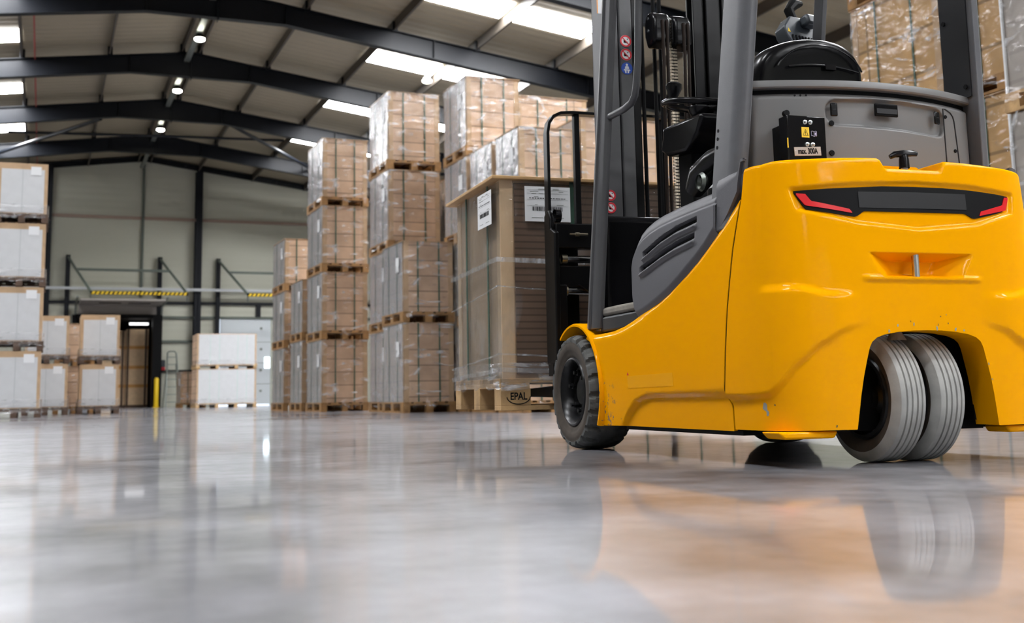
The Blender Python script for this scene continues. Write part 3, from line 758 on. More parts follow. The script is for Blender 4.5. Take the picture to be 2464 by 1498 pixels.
for th, sg in cols:
    x = sg * plan(th)[0]; zb, zt = cw_bot(x), cw_top(x) - .014; col = []
    fl = .10 if abs(x) <= .2451 else .04
    P = cw_point(th, sg, zb); col.append((P[0] - (P[0] * .12 if abs(x) > .3 else 0), P[1] + fl, zb))
    for i in range(46): col.append(cw_point(th, sg, zb + (.42 - zb) * i / 46))
    for z in ZR: col.append(cw_point(th, sg, z))
    for i in range(1, 20): col.append(cw_point(th, sg, .80 + (zt - .80) * i / 19))
    for a in (.3, .6, .9, 1.2, pi / 2):
        P = cw_point(th, sg, zt, .014 * (1 - cos(a))); col.append((P[0], P[1], zt + .014 * sin(a)))
    nt = 1 - ss(.094, .112, abs(x)); zc = zt + .014
    for k, (back, dz, fin) in enumerate(((.03, -.005, 0), (.06, -.010, 0), (.085, -.008, 0), (.092, .0, .5), (.095, .03, 1), (.13, .03, 1))):
        P = cw_point(th, sg, zt, back + .014); col.append((P[0], P[1], zc + nt * dz))
    ct.append(col)
m = len(ct[0])
b.add([p for c in ct for p in c], [(i * m + j, (i + 1) * m + j, (i + 1) * m + j + 1, i * m + j + 1) for i in range(len(ct) - 1) for j in range(m - 1)], 'yellow')
cw = obj('counterweight', b, T, sharp=50)
def surf_y(x, z):           # rear face of the counterweight at x, z
    return cw_point(th_of(x), 1 if x <= 0 else -1, z)[1]
for sx in (-1, 1):
    b = MB(); x0, x1 = sorted((sx * .29, sx * .485))
    b.prism([(x0 + (.012 if sx > 0 else .02), .082), (x1 - (.02 if sx > 0 else .012), .082), (x1, .102), (x0, .102)], 1, -.158, -.06, 'yellow')
    obj('skirt_lip', b, cw, bevel=.006)
    obj('seam_gasket', MB().tube([(sx * (.4935 - .016 * ((z - .48) / .42) ** 2 - .014 * ss(.218, .196, z)), ysm(z) + .004, z) for z in lin(.107, .79, 60)], 0, 'blackmat', flat=((0, 1, 0), .014, .003)), cw)
rs = random.Random(11)
def chip(x, z, r, mt):
    th, sg = th_of(x), 1 if x <= 0 else -1
    P = [cw_point(th, sg, z, -.0006)] ; a0 = rs.random() * 6
    b = MB(); vs = []
    for k in range(9):
        q = r * (.55 + .7 * rs.random()); dx, dz = q * cos(a0 + k * .7), q * 1.3 * sin(a0 + k * .7)
        P, Q = cw_point(th, sg, z), cw_point(th + .004, sg, z); ln = (Vector(P) - Vector(Q)).length / .004
        vs.append(cw_point(th + dx / ln, sg, z + dz, -.0007))
    b.add(vs, [tuple(range(9))], mt); obj('paint_chip', b, cw)
M['primer'] = mat('chipped primer', (.30, .30, .28), .6); M['chipdark'] = mat('bare rusty chip', (.10, .07, .05), .7)
for x, z, r, mt in ((-.4885, .172, .010, 'primer'), (-.486, .157, .007, 'primer'), (-.470, .178, .003, 'chipdark'), (-.1, .398, .003, 'primer'), (-.045, .402, .004, 'primer'), (-.055, .41, .002, 'chipdark'),
                    (.04, .40, .003, 'chipdark'), (.075, .405, .0025, 'chipdark'), (.05, .425, .002, 'chipdark'), (.07, .43, .002, 'primer'), (.035, .39, .005, 'primer'), (.10, .388, .004, 'primer'), (.13, .384, .003, 'primer'),
                    (-.13, .382, .004, 'primer'), (.215, .285, .003, 'primer'), (-.31, .115, .003, 'chipdark'), (.225, .24, .002, 'primer')): chip(x, z, r, mt)
# rear light panel follows the face
def face_patch(poly_top, poly_bot, off, mt, n=40, thick=.004):
    b = MB(); x0, x1 = poly_top[0][0], poly_top[-1][0]
    us = lin(x0, x1, n); vs = []
    for q in (off, off - thick):
        for u in us:
            zt, zb = interp(poly_top, u), interp(poly_bot, u)
            for v in range(6):
                z = zb + (zt - zb) * v / 5; vs.append((u, surf_y(u, z) - q, z))
    N_ = n * 6
    fs = [(i * 6 + j, (i + 1) * 6 + j, (i + 1) * 6 + j + 1, i * 6 + j + 1) for i in range(n - 1) for j in range(5)]
    fs += [tuple(N_ + k for k in f[::-1]) for f in fs[:]]
    for i in range(n - 1):
        for j in (0, 5): fs.append((i * 6 + j, (i + 1) * 6 + j, N_ + (i + 1) * 6 + j, N_ + i * 6 + j))
    return b.add(vs, fs, mt)
top = [(-.393, .790), (-.3, .797), (-.227, .802), (-.11, .810), (0, .8125), (.1, .8125), (.2, .809), (.3, .802), (.352, .797)]
bot = [(-.393, .784), (-.366, .736), (-.3, .727), (-.217, .716), (-.207, .716), (-.180, .7335), (0, .735), (.176, .7365), (.203, .722), (.213, .722), (.27, .734), (.325, .7475), (.352, .790)]
lt = obj('rear_light_panel', face_patch(top, bot, .004, 'blackmat', 75), T, sharp=60)
obj('reflector_strip', face_patch([(-.196, .791), (0, .7955), (.182, .796)], [(-.196, .743), (0, .746), (.182, .748)], .0055, 'strip'), lt)
for tp, bt in (([(-.389, .783), (-.363, .7805), (-.348, .760), (-.229, .738), (-.222, .728)], [(-.389, .779), (-.366, .747), (-.222, .7265)]),
               ([(.228, .732), (.235, .745), (.323, .768), (.336, .793), (.352, .794)], [(.228, .731), (.337, .753), (.352, .790)])):
    obj('tail_light', face_patch(tp, bt, .0065, 'red', 40), lt, label='red tail light strip')
# tow pin in the notch and the pin across the pocket
t = obj('tow_pin', MB().lathe([(.845, .011), (.895, .011), (.895, 0)], 'zinc', 'z', (.008, -.135, 0), 20), T, label='bright tow pin')
b = MB(); b.lathe([(.878, .016), (.905, .015), (.918, .012)], 'vinyl', 'z', (.008, -.135, 0), 16)
b.tube([(-.034, -.125, .913), (-.02, -.130, .921), (.008, -.135, .924), (.036, -.14, .925), (.05, -.143, .922)], [.007, .010, .011, .010, .007], 'vinyl', 10)
obj('grip', b, t, label='black T grip')
obj('coupling_pin', MB().lathe([(.53, .0105), (.615, .0105)], 'zinc', 'z', (-.008, surf_y(-.15, .5) + .022, 0), 20), T)
# --- side skirts with the swept top edge
SW = [(-.03, .885), (-.01, .835), (0, .80), (.06, .745), (.143, .684), (.2, .647), (.262, .615), (.385, .56), (.46, .532), (.545, .51), (.63, .492), (.715, .478), (.82, .462), (.94, .450), (1.08, .446), (1.23, .447)]
def sweep(y): return interp(SW, y)
WY, WR = 1.357, .2285
def skirt(sx):
    b = MB(); us, vs_ = lin(0, 1, 110), lin(0, 1, 46)
    def P(u, v):
        yy = 1.2 * u ** 1.15; zt = sweep(yy - .004); z = .1 + v * (zt - .1)
        ya = WY - sqrt(max(.0, .264 ** 2 - (z - WR) ** 2)); y0 = ysm(z) + .009
        y = y0 + (ya - y0) * u ** 1.15
        zc = interp([(.1, .215), (.7, .212), (.80, .19), (.87, .15), (.93, .10)], y)
        dd = .002 - .014 * ss(zc + .006, zc - .016, z) * ss(.97, .90, y) - .016 * ((z - .48) / .42) ** 2
        dd -= .012 * ss(.93, 1.0, v) ** 2
        return (sx * (.498 + dd), y, z)
    b.grid(P, us, vs_, 'yellow')
    s = obj('side_skirt', b, T, sharp=60, solid=.012 * (1 if sx < 0 else -1))
    # ledge behind the fender
    obj('ledge', MB().box(min(sx * .3, sx * .488), max(sx * .3, sx * .488), .9, 1.27, .425, .444, 'yellow'), s, bevel=.006)
    return s
sk = skirt(-1); skirt(1)
b = MB(); b.add([(-.5002 + .016 * ((z - .48) / .42) ** 2 - q, y, z) for q in (0, .0006) for y, z in ((.475, .240), (.475, .284), (.85, .280), (.85, .236))], [(0, 1, 2, 3), (4, 7, 6, 5), (0, 4, 5, 1), (1, 5, 6, 2), (2, 6, 7, 3), (3, 7, 4, 0)], 'tape')
obj('cover_tape', b, sk, label='faded rectangle of yellow tape')
b = MB(); b.prism([(.838, .283), (.852, .283), (.845, .294)], 0, -.4975, -.494, 'redp'); obj('triangle_mark', b, sk, label='small red triangle')
for sx in (-1, 1):
    b = MB(); A = lin(radians(209), radians(54), 40); vs = []
    for a in A:
        for r, x in ((.262, .508), (.262, .25), (.274, .25), (.274, .50), (.270, .508)):
            vs.append((sx * x, WY - r * cos(pi - a) * 1 if False else WY + r * cos(a), WR + r * sin(a)))
    fs = [(i * 5 + j, i * 5 + (j + 1) % 5, (i + 1) * 5 + (j + 1) % 5, (i + 1) * 5 + j) for i in range(39) for j in range(5)] + [(0, 1, 2, 3, 4), tuple(195 + k for k in (4, 3, 2, 1, 0))]
    b.add(vs, fs, 'yellow'); obj('fender', b, T, sharp=50)
obj('chassis', MB().box(-.40, .40, -.03, 1.25, .095, .42, 'blackmat').box(-.44, .44, .12, 1.0, .085, .1, 'blackmat'), T)
obj('battery_case', MB().box(-.45, .45, .12, .50, .40, .80, 'blackmat').box(-.45, .45, .5, .7, .4, .7, 'blackmat'), T)
obj('drive_axle', MB().lathe([(-.33, .07), (-.30, .11), (-.12, .12), (.12, .12), (.30, .11), (.33, .07)], 'blackmat', 'x', (0, WY, WR), 24).box(-.24, .24, 1.2, 1.6, .12, .42, 'blackmat'), T)
# --- grey swept side cover with two louvres
PT = [(.13, .838), (.233, .836), (.415, .830), (.54, .822), (.615, .812), (.68, .797), (.724, .780), (.764, .745), (.785, .70), (.797, .66)]
def side_cover(sx):
    def zlo(y): return interp([(.13, .699), (.143, .690), (.2, .652), (.262, .620), (.385, .566), (.46, .538), (.545, .514), (.642, .492), (.70, .481), (.752, .474), (.768, .49), (.785, .56), (.797, .64)], y)
    ys = lin(.135, .72, 150) + lin(.723, .797, 40)
    S1 = [((.255, .766), (.40, .756), (.52, .738), (.672, .703)), ((.270, .716), (.40, .704), (.53, .684), (.700, .652))]
    def P(u, v):
        y = ys[u]; z0, z1 = zlo(y), interp(PT, y); z = z0 + (z1 - z0) * v
        e = min((z - z0), (z1 - z), (.805 - y) * 1.2, (y - .128) * 3)
        d = .016 * ss(0, .035, e) + .010 * ss(.0, .25, z1 - z) * ss(.8, .4, y)
        # stepped crease below the top edge
        d += .006 * ss(.038, .046, z1 - z)
        for sl in S1:
            zl = interp(sl, y); k = ss(sl[0][0] - .006, sl[0][0] + .004, y) * ss(sl[-1][0] + .006, sl[-1][0] - .004, y)
            d -= .022 * k * ss(.0105, .0065, abs(z - zl)); d += .010 * k * ss(.011, .0, abs(z - zl + .021))
        return (sx * (.476 + d), y, z)
    b = MB(); b.grid(P, range(len(ys)), lin(0, 1, 130), 'plastic')
    o = obj('side_cover', b, T, sharp=50, solid=.012 * (1 if sx < 0 else -1))
    for sl in S1:
        b = MB(); p = [(sx * .483, y, interp(sl, y)) for y in lin(sl[0][0], sl[-1][0], 16)]
        b.tube(p, 0, 'blackmat', flat=((0, 0, 1), .013, .003)); obj('louvre_slot', b, o)
side_cover(-1); side_cover(1)
# --- overhead guard
def guard_post(sx):
    # rear post: rounded box section leaning back and inwards, on a flared foot
    b = MB(); sec = []
    def ring(z):
        q = (z - .85) / .57; ox, oy = .040 * q, -.050 * q
        pts = [(.483, .172), (.483, .078), (.480, .055), (.471, .038), (.460, .030), (.447, .031), (.438, .026), (.436, .044), (.436, .172)]
        return [(sx * (x - ox), y + oy, z) for x, y in pts]
    zs = [.71, .9, 1.2, 1.6, 2.02]; n = 9
    vs = [p for z in zs for p in ring(z)]
    fs = [(i * n + j, i * n + (j + 1) % n, (i + 1) * n + (j + 1) % n, (i + 1) * n + j) for i in range(len(zs) - 1) for j in range(n)] + [tuple(range(n))[::-1], tuple(range(n * (len(zs) - 1), n * len(zs)))]
    b.add(vs, fs, 'grey'); p = obj('guard_post', b, T, bevel=.004, sharp=50)
    for z in (.977, 1.004, 1.03):
        q = (z - .85) / .57; obj('screw_hole', MB().disc((sx * (.483 - .04 * q + .0006), .152 - .05 * q, z), .0058, (sx, 0, 0), .0006, 'ink'), p)
    # inner trim plate
    b = MB(); q0, q1 = (1.17 - .85) / .57, (2.0 - .85) / .57
    b.add([(sx * (.437 - .04 * q), y - .05 * q, z) for q, z in ((q0, 1.17), (q1, 2.0)) for y in (.050, .18)] + [(sx * (.431 - .04 * q), y - .05 * q, z) for q, z in ((q0, 1.17), (q1, 2.0)) for y in (.050, .18)],
          [(0, 1, 3, 2), (4, 6, 7, 5), (0, 2, 6, 4), (1, 5, 7, 3), (0, 4, 5, 1), (2, 3, 7, 6)], 'panelgrey')
    tp = obj('trim_plate', b, p)
    for z, y in ((1.205, .072), (1.44, .16)):
        q = (z - .85) / .57; obj('screw', MB().disc((sx * (.4308 - .04 * q), y - .05 * q, z), .008, (-sx, 0, 0), .004, 'blackmat'), tp)
    # foot panel between post and sweep
    def P(u, v):
        y = -.045 + .172 * u; z0 = sweep(y) + .012; z1 = .878 - .006 * u
        return (sx * (.492 - .012 * ss(.85, 1, v)), y, z0 + (max(z1, z0 + .01) - z0) * v)
    b = MB(); b.grid(P, lin(0, 1, 24), lin(0, 1, 12), 'plastic'); obj('foot_panel', b, p, solid=.012 * (1 if sx < 0 else -1))
    # front post: slim leaning extrusion with a step along it
    b = MB()
    def fr(q):
        y = 1.205 - .30 * q; z = .47 + 1.55 * q; k = (.064 if sx < 0 else .045) - .014 * q
        return [(sx * x, y + dy * k, z) for x, dy in ((.49, .7), (.496, .2), (.485, .1), (.49, 0), (.487, -.8), (.476, -1), (.462, -1), (.456, .7))]
    qs = lin(0, 1, 9); vs = [p_ for q in qs for p_ in fr(q)]; n = 8
    b.add(vs, [(i * n + j, i * n + (j + 1) % n, (i + 1) * n + (j + 1) % n, (i + 1) * n + j) for i in range(8) for j in range(n)] + [tuple(range(n))[::-1], tuple(range(64, 72))], 'shadegrey')
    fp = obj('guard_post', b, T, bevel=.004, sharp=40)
    if sx < 0:
        hp = [(-.47, 1.03, 1.283), (-.47, .96, 1.281), (-.47, .86, 1.278), (-.47, .79, 1.285), (-.47, .757, 1.305), (-.47, .742, 1.34), (-.47, .722, 1.42), (-.47, .70, 1.65), (-.47, .69, 1.86)]
        obj('grab_handle', MB().tube(hp, .0135, 'shadegrey', 14), T)
    return p
guard_post(-1); guard_post(1)
b = MB()
for sx in (-1, 1): b.tube([(sx * .44, -.09, 2.0), (sx * .46, .5, 2.03), (sx * .46, .95, 2.02)], 0, 'grey', flat=((1, 0, 0), .06, .05))
b.box(-.44, .44, -.11, -.04, 1.97, 2.04, 'grey'); b.box(-.47, .47, .9, .97, 1.98, 2.04, 'grey')
for i in range(7): b.box(-.36 + .12 * i - .02, -.36 + .12 * i + .02, -.06, .92, 2.0, 2.03, 'grey')
obj('guard_roof', b, T, bevel=.005)
# --- grey rear cover, its hatch details and the rim bar above
def hy(x): return .055 - .095 * (1 - (x / .42) ** 2)
PILL = [(-.176, 1.075), (-.174, 1.055), (-.166, 1.041), (-.153, 1.034), (.05, 1.028), (.235, 1.020), (.254, 1.024), (.266, 1.038), (.270, 1.060), (.266, 1.085), (.253, 1.100), (.235, 1.105), (.05, 1.110), (-.150, 1.106), (-.165, 1.100), (-.173, 1.090)]
def P(u, v):
    x = -.418 + .843 * u; z = .84 + .292 * v; e = min(x + .418, .425 - x)
    d = -.015 * ss(-.006, .003, inside_d(PILL, x, z) + .002)
    return (x, hy(x) - d + .03 * (1 - ss(0, .03, e)) ** 2 + .02 * (1 - ss(0, .022, 1.132 - z)) ** 2, z)
b = MB(); b.grid(P, lin(0, 1, 260), lin(0, 1, 96), 'hood')
b.box(-.40, .40, .06, .16, .84, 1.118, 'hood')
hd = obj('rear_cover', b, T, sharp=60)
def on_hood(x, z, off=0): return (x, hy(x) - off, z)
def hood_plate(name, x0, x1, z0, z1, th, mt, parent=None, lab=None, bev=.003):
    xm = (x0 + x1) / 2; s = hy(x1) - hy(x0)
    X = Matrix.Translation((xm, hy(xm), (z0 + z1) / 2)) @ Matrix.Rotation(atan2(s, x1 - x0), 4, 'Z')
    b = MB(); w_ = (x1 - x0) / 2; h_ = (z1 - z0) / 2; b.box(-w_, w_, -th, .002, -h_, h_, mt, X)
    return obj(name, b, parent or hd, bevel=bev, label=lab), X
h, X = hood_plate('hatch_handle', -.018, .068, 1.062, 1.102, .006, 'blackmat', lab='black recessed handle')
b = MB(); b.prism([(-.0075, -.012), (.0062, -.012), (-.0075, .004)], 0, -.038, .038, 'panelgrey', X); b.box(-.04, .04, -.0068, -.006, -.015, .015, 'blackgloss', X); obj('finger_cup', b, h)
for x in (-.168, .226):
    l, X = hood_plate('latch', x, x + .024, 1.056, 1.098, .006, 'vinyl', lab='black latch', bev=.004)
    obj('slot', MB().box(-.006, .006, -.0066, -.0058, -.001, .001, 'panelgrey', X), l)
for x, z in ((-.166, 1.034), (-.170, .940), (.282, 1.086), (.322, .978)):
    s = obj('cover_screw', MB().disc((x, hy(x), z), .009 if x < 0 else .006, (0, -1, 0), .004, 'blackmat', 18), hd, bevel=.001)
    obj('socket', MB().disc((x, hy(x) - .004, z), .004, (0, -1, 0), .0006, 'ink', 6), s)
for x in (-.274, -.257, -.240): obj('screw_hole', MB().disc((x, hy(x), 1.1225), .0035, (0, -1, 0), .0007, 'ink'), hd)
b = MB(); b.tube([(x, hy(x) - .001, z) for x, z in ((.275, .9), (.274, 1.0), (.273, 1.112), (.285, 1.112), (.310, 1.103), (.322, 1.092), (.328, 1.076), (.345, .9))], .0022, 'panelgrey', 6)
obj('panel_joint', b, hd)
b = MB(); xs_ = lin(-.446, .446, 40); vs = []
for x in xs_:
    y = .062 - .095 * (1 - min(1, (x / .43) ** 2)) - .008
    vs += [(x, y, 1.146), (x, y - .004, 1.150), (x, y - .004, 1.160), (x, y, 1.171), (x, y + .035, 1.174), (x, y + .035, 1.146)]
n = 6; b.add(vs, [(i * n + j, i * n + (j + 1) % n, (i + 1) * n + (j + 1) % n, (i + 1) * n + j) for i in range(39) for j in range(n)] + [tuple(range(n)), tuple(range(n * 39, n * 40))[::-1]], 'hood')
obj('rim_bar', b, T, sharp=25)
b = MB(); q_ = lin(-.43, .43, 24)
b.prism([(x, hy(x) + .022) for x in q_] + [(.43, .2), (-.43, .2)], 2, 1.11, 1.155, 'blackmat'); b.box(-.436, .436, .10, .18, .84, 1.15, 'blackmat'); obj('cover_seal', b, T)
# --- connector box
bx = obj('connector_box', MB().box(-.36, -.227, -.085, -.038, .885, 1.036, 'blackgloss').box(-.345, -.24, -.04, .03, .885, 1.02, 'black').box(-.372, -.35, -.07, .0, .885, .897, 'black'), T, bevel=.003, label='black connector box with rating plate')
FACE_B = lambda x, z, q=.0855: Matrix.Translation((x, -q, z)) @ FACE
tilt = Matrix.Rotation(-.06, 4, 'Y')
pl = obj('rating_plate', MB().box(-.046, .046, -.087, -.085, -.0135, .0135, 'plate', Matrix.Translation((-.2945, 0, .9265)) @ tilt), bx, bevel=.0008, label='bare metal plate with stamped rating')
text_mesh('rating_text', 'max. 300A', .0235, .0003, 'ink', Matrix.Translation((-.2945, -.0874, .9265)) @ tilt @ FACE, pl, .66, .0007)
for dx in (-.042, .042): obj('rivet', MB().disc((-.2945 + dx, -.087, .9265), .0018, (0, -1, 0), .001, 'zinc', 10), pl)
for x, z in ((-.300, 1.0155), (-.2815, 1.0155), (-.2955, .9475), (-.277, .9475)):
    obj('bolt', MB().lathe([(-.085, .0068), (-.089, .0068), (-.0895, .0045), (-.095, .0042), (-.0965, .002), (-.0965, 0)], 'zinc', 'y', (x, 0, z), 14), bx)
wn = obj('warning_sticker', MB().box(-.3115, -.2855, -.0862, -.085, .969, 1.001, 'sticker'), bx, label='yellow warning triangle sticker')
b = MB(); tri = [(-.3075, .975), (-.2895, .975), (-.2985, .9935)]
for p, q in zip(tri, tri[1:] + tri[:1]): b.tube([(p[0], -.0864, p[1]), (q[0], -.0864, q[1])], .0006, 'ink', 5)
b.box(-.2993, -.2977, -.0868, -.0862, .981, .988, 'ink'); b.box(-.2993, -.2977, -.0868, -.0862, .9775, .9795, 'ink'); obj('hazard_symbol', b, wn)
b = MB(); bk = [(-.278, .975), (-.278, .989), (-.274, .990), (-.269, .9875), (-.264, .990), (-.260, .989), (-.260, .975), (-.264, .976), (-.269, .9735), (-.274, .976)]
for p, q in zip(bk, bk[1:] + bk[:1]): b.tube([(p[0], -.0858, p[1]), (q[0], -.0858, q[1])], .0008, 'lilac', 5)
b.tube([(-.269, -.0858, .9735), (-.269, -.0858, .9875)], .0008, 'lilac', 5); b.box(-.2665, -.262, -.0862, -.0856, .978, .986, 'lilac')
obj('manual_symbol', b, bx, label='pale open book symbol')
obj('bracket_bolt', MB().disc((-.352, -.062, 1.044), .0095, (0, -1, 0), .014, 'blackmat', 14), bx)
obj('cable_strip', MB().box(-.3615, -.3585, -.0862, -.084, .935, .965, 'sticker'), bx)
# --- driver place
b = MB(); ST = [(-.235, 1.10), (-.238, 1.25), (-.23, 1.315), (-.20, 1.36), (-.155, 1.388), (-.09, 1.408), (-.02, 1.418), (.05, 1.417), (.11, 1.405), (.16, 1.375), (.188, 1.33), (.197, 1.28), (.197, 1.10)]
vs = []; n = len(ST); cx_, cz_ = -.03, 1.2
ST = [(-.02 + (x + .02) * .97 - .028, z - .018) for x, z in ST]
lay = [(.245, .86), (.255, .95), (.275, 1.0), (.33, 1.02), (.38, .97), (.41, .86)]
for y, k in lay: vs += [(cx_ + (x - cx_) * k, y - (z - 1.2) * .12, cz_ + (z - cz_) * (k if z > cz_ else 1)) for x, z in ST]
b.add(vs, [(i * n + j, i * n + j + 1, (i + 1) * n + j + 1, (i + 1) * n + j) for i in range(5) for j in range(n - 1)] + [tuple(range(n)), tuple(range(5 * n, 6 * n))[::-1]], 'vinyl')
se = obj('seat', b, T, sharp=60); md = se.modifiers.new('soft', 'SUBSURF'); md.levels = 2; md.render_levels = 2
b = MB(); b.tube([(x, .223, 1.30 - .02 * ((x + .02) / .16) ** 2) for x in lin(-.15, .12, 12)], .004, 'blackgloss', 8); b.box(-.01, .03, .218, .235, 1.285, 1.305, 'blackgloss'); obj('shell_rib', b, se)
b = MB(); b.tube([(cx_ + .17 * cos(a), .224 - .013 * sin(a), 1.25 + .115 * sin(a)) for a in lin(pi * .9, pi * .1, 20)], .003, 'blackgloss', 8); obj('shell_edge', b, se)
b = MB(); b.box(-.24, .24, .20, .70, .88, .99, 'vinyl'); c = obj('seat_cushion', b, T, bevel=.045, seg=5)
obj('seat_base', MB().box(-.22, .22, .22, .62, .84, .89, 'blackmat').box(-.20, .20, .25, .40, .97, 1.22, 'blackmat'), T)
obj('armrest', MB().tube([(-.29, .40, 1.03), (-.29, .50, 1.015), (-.29, .60, .985), (-.29, .665, .94)], [.03, .045, .05, .035], 'vinyl', 16), T)
obj('belt_buckle', MB().lathe([(-.312, .026), (-.300, .034), (-.288, .026)], 'alu', 'x', (-.03, .53, .945), 20), T)
# steering wheel, knob, column
SWX = Matrix.Translation((-.06, .985, 1.345)) @ Matrix.Rotation(radians(9), 4, 'X') @ Matrix.Rotation(radians(3), 4, 'Y')
b = MB(); b.tube([SWX @ Vector((.165 * cos(a), .165 * sin(a), 0)) for a in lin(0, 2 * pi, 49)[:-1]], .0135, 'vinyl', 12, closed=True)
sw = obj('steering_wheel', b, T)
b = MB()
for a in (.5, 2.6, 4.7): b.tube([SWX @ Vector((.03 * cos(a), .03 * sin(a), -.02)), SWX @ Vector((.16 * cos(a), .16 * sin(a), 0))], 0, 'vinyl', flat=((0, 0, 1), .012, .035))
obj('spoke', b, sw); b = MB(); b.add([], [], 'vinyl')
b.lathe([(-.06, .04), (-.03, .065), (-.008, .07), (-.004, .06), (-.004, 0)], 'vinyl', 'z', (0, 0, 0), 28)
b.v = [tuple(SWX @ Vector(p)) for p in b.v]; obj('hub', b, sw)
b = MB(); b.lathe([(0, .012), (.02, .012), (.035, .018), (.055, .026), (.068, .024), (.074, .012), (.075, 0)], 'vinyl', 'z', (0, 0, 0), 20)
b.v = [tuple(SWX @ (Vector(p) * 1.3 + Vector((-.075, .147, .008)))) for p in b.v]; obj('spinner_knob', b, sw)
b = MB(); b.prism([(1.16, 1.29), (1.165, 1.25), (1.19, 1.20), (1.13, 1.165), (.96, 1.15), (.86, 1.20), (.82, 1.255), (.82, 1.275)], 0, -.17, .05, 'vinyl')
obj('column_housing', b, T, bevel=.015, seg=3)
obj('steering_column', MB().box(-.12, 0, 1.0, 1.13, .85, 1.17, 'blackmat').lathe([(1.25, .05), (1.33, .035)], 'blackmat', 'z', (-.06, .985, 0), 20), T, bevel=.01)
b = MB(); b.box(-.43, .43, 1.20, 1.32, .46, .93, 'vinyl'); obj('front_cowl', b, T, bevel=.03, seg=4)
obj('floor_plate', MB().box(-.43, .43, .72, 1.24, .44, .475, 'blackmat'), T)
b = MB(); stp = [(1.235, .0), (1.23, .10), (1.19, .165), (1.1, .19), (.95, .195), (.72, .195)]
poly = [(-.29 - q, y) for y, q in stp] + [(-.28, .72), (-.28, 1.235)]
b.prism(poly, 2, .455, .512, 'panelgrey'); st = obj('step', b, T, bevel=.008)
b = MB(); b.prism([(x + .004 if x < -.4 else x, y) for x, y in poly], 2, .516, .548, 'dirt'); obj('step_mat', b, st, bevel=.014, seg=3)
# terminal on the right front post
X = Matrix.Translation((.425, 1.06, 1.705)) @ Matrix.Rotation(.25, 4, 'Z') @ Matrix.Rotation(-.25, 4, 'X') @ Matrix.Scale(1.25, 4)
b = MB(); b.prism([(-.075, -.02), (-.055, -.055), (.075, -.055), (.075, .055), (-.035, .055), (-.075, .01)], 1, -.02, .03, 'slate', X); tm = obj('terminal', b, T, bevel=.006, label='slate grey handheld terminal in a cradle')
b = MB()
for i in range(8): b.box(-.052 + i * .015, -.046 + i * .015, -.024, -.018, -.052, -.022, 'ink', X)
obj('keys', b, tm); obj('trigger_grip', MB().box(0, .055, -.06, -.02, .01, .05, 'slate', X), tm, bevel=.012)
b = MB(); b.tube([X @ Vector(p) for p in ((.0, .0, .05), (-.01, .0, .09), (.02, 0, .12), (.06, 0, .13))], [.02, .022, .026, .012], 'blackmat', 10); obj('mount_arm', b, tm)
b = MB(); b.prism([(-.066, -.012), (-.054, -.012), (-.06, .003)], 1, -.0215, -.02, 'sticker', X); obj('warning_mark', b, tm)
# --- mast, chains, carriage, backrest, forks
def rail(name, x0, x1, y0, y1, z0, z1, mt, open_to):
    b = MB(); t = .012
    b.box(x0, x1, y0, y0 + t, z0, z1, mt); b.box(x0, x1, y1 - t, y1, z0, z1, mt)
    xa = x0 if open_to > 0 else x1 - t; b.box(xa, xa + t, y0, y1, z0, z1, mt)
    return obj(name, b, T, bevel=.003)
for sx in (-1, 1):
    q = (.300, .228, .220, .156, .154, .114) if sx < 0 else (.345, .290, .285, .215, .21, .156); g_ = 'shadegrey' if sx < 0 else 'black'
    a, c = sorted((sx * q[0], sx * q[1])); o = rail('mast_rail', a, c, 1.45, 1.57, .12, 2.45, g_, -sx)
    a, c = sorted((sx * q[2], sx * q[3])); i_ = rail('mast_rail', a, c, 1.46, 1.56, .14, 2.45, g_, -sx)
    a, c = sorted((sx * q[4], sx * q[5])); rail('mast_rail', a, c, 1.475, 1.545, .16, 2.40, 'black', -sx)
    if sx < 0: inner = i_; outer = o
for z in (.25, .78, 1.43):
    obj('mast_cross_member', MB().box(-.22, .22, 1.53, 1.56, z, z + (.09 if z < 1.3 else .012), 'black'), T)
for x in (-.09, -.03, .0): obj('hose', MB().tube([(x * 1.05, 1.50, .3), (x, 1.5, 1.0), (x, 1.5, 2.4)], .0095, 'blackmat', 8), T)
def pulley(x, top):
    b = MB(); b.prism([(-.055, -.10), (-.055, .0), (-.035, .03), (.0, .045), (.03, .035), (.045, .0), (.045, -.06), (.02, -.12)], 0, x - .045, x + .040, 'vinyl', Matrix.Translation((0, 1.40, top - .045)))
    p = obj('pulley_head', b, T, bevel=.022, seg=4)
    for dx in (-.002, .018): obj('hose', MB().tube([(x + dx, 1.344, top - .05), (x + dx, 1.345, top - .2), (x + dx, 1.36, 1.2), (x + dx, 1.37, .6)], .0075, mat('brown hose', (.016, .009, .006), .45, spec=.3), 8), p)
    for z in (-.03, -.085): obj('bolt', MB().disc((x - .045, 1.40, top + z), .006, (-1, 0, 0), .003, 'zinc', 10), p)
pulley(-.058, 1.868); pulley(.042, 1.862)
for x in (-.25, .25): obj('lift_cylinder', MB().lathe([(.25, .028), (1.45, .028), (1.45, .018), (1.8, .018)], 'black', 'z', (x, 1.605, 0), 16), T)
b = MB(); rs = random.Random(2)
for i in range(66):
    z = .9 + i * .0143
    for x in (-.010, .009): b.box(x, x + .015, 1.385, 1.397, z, z + .009, 'chain')
    b.box(.0, .026, 1.388, 1.394, z + .009, z + .0143, 'ink')
o = obj('lift_chain', b, T); o['kind'] = 'stuff'
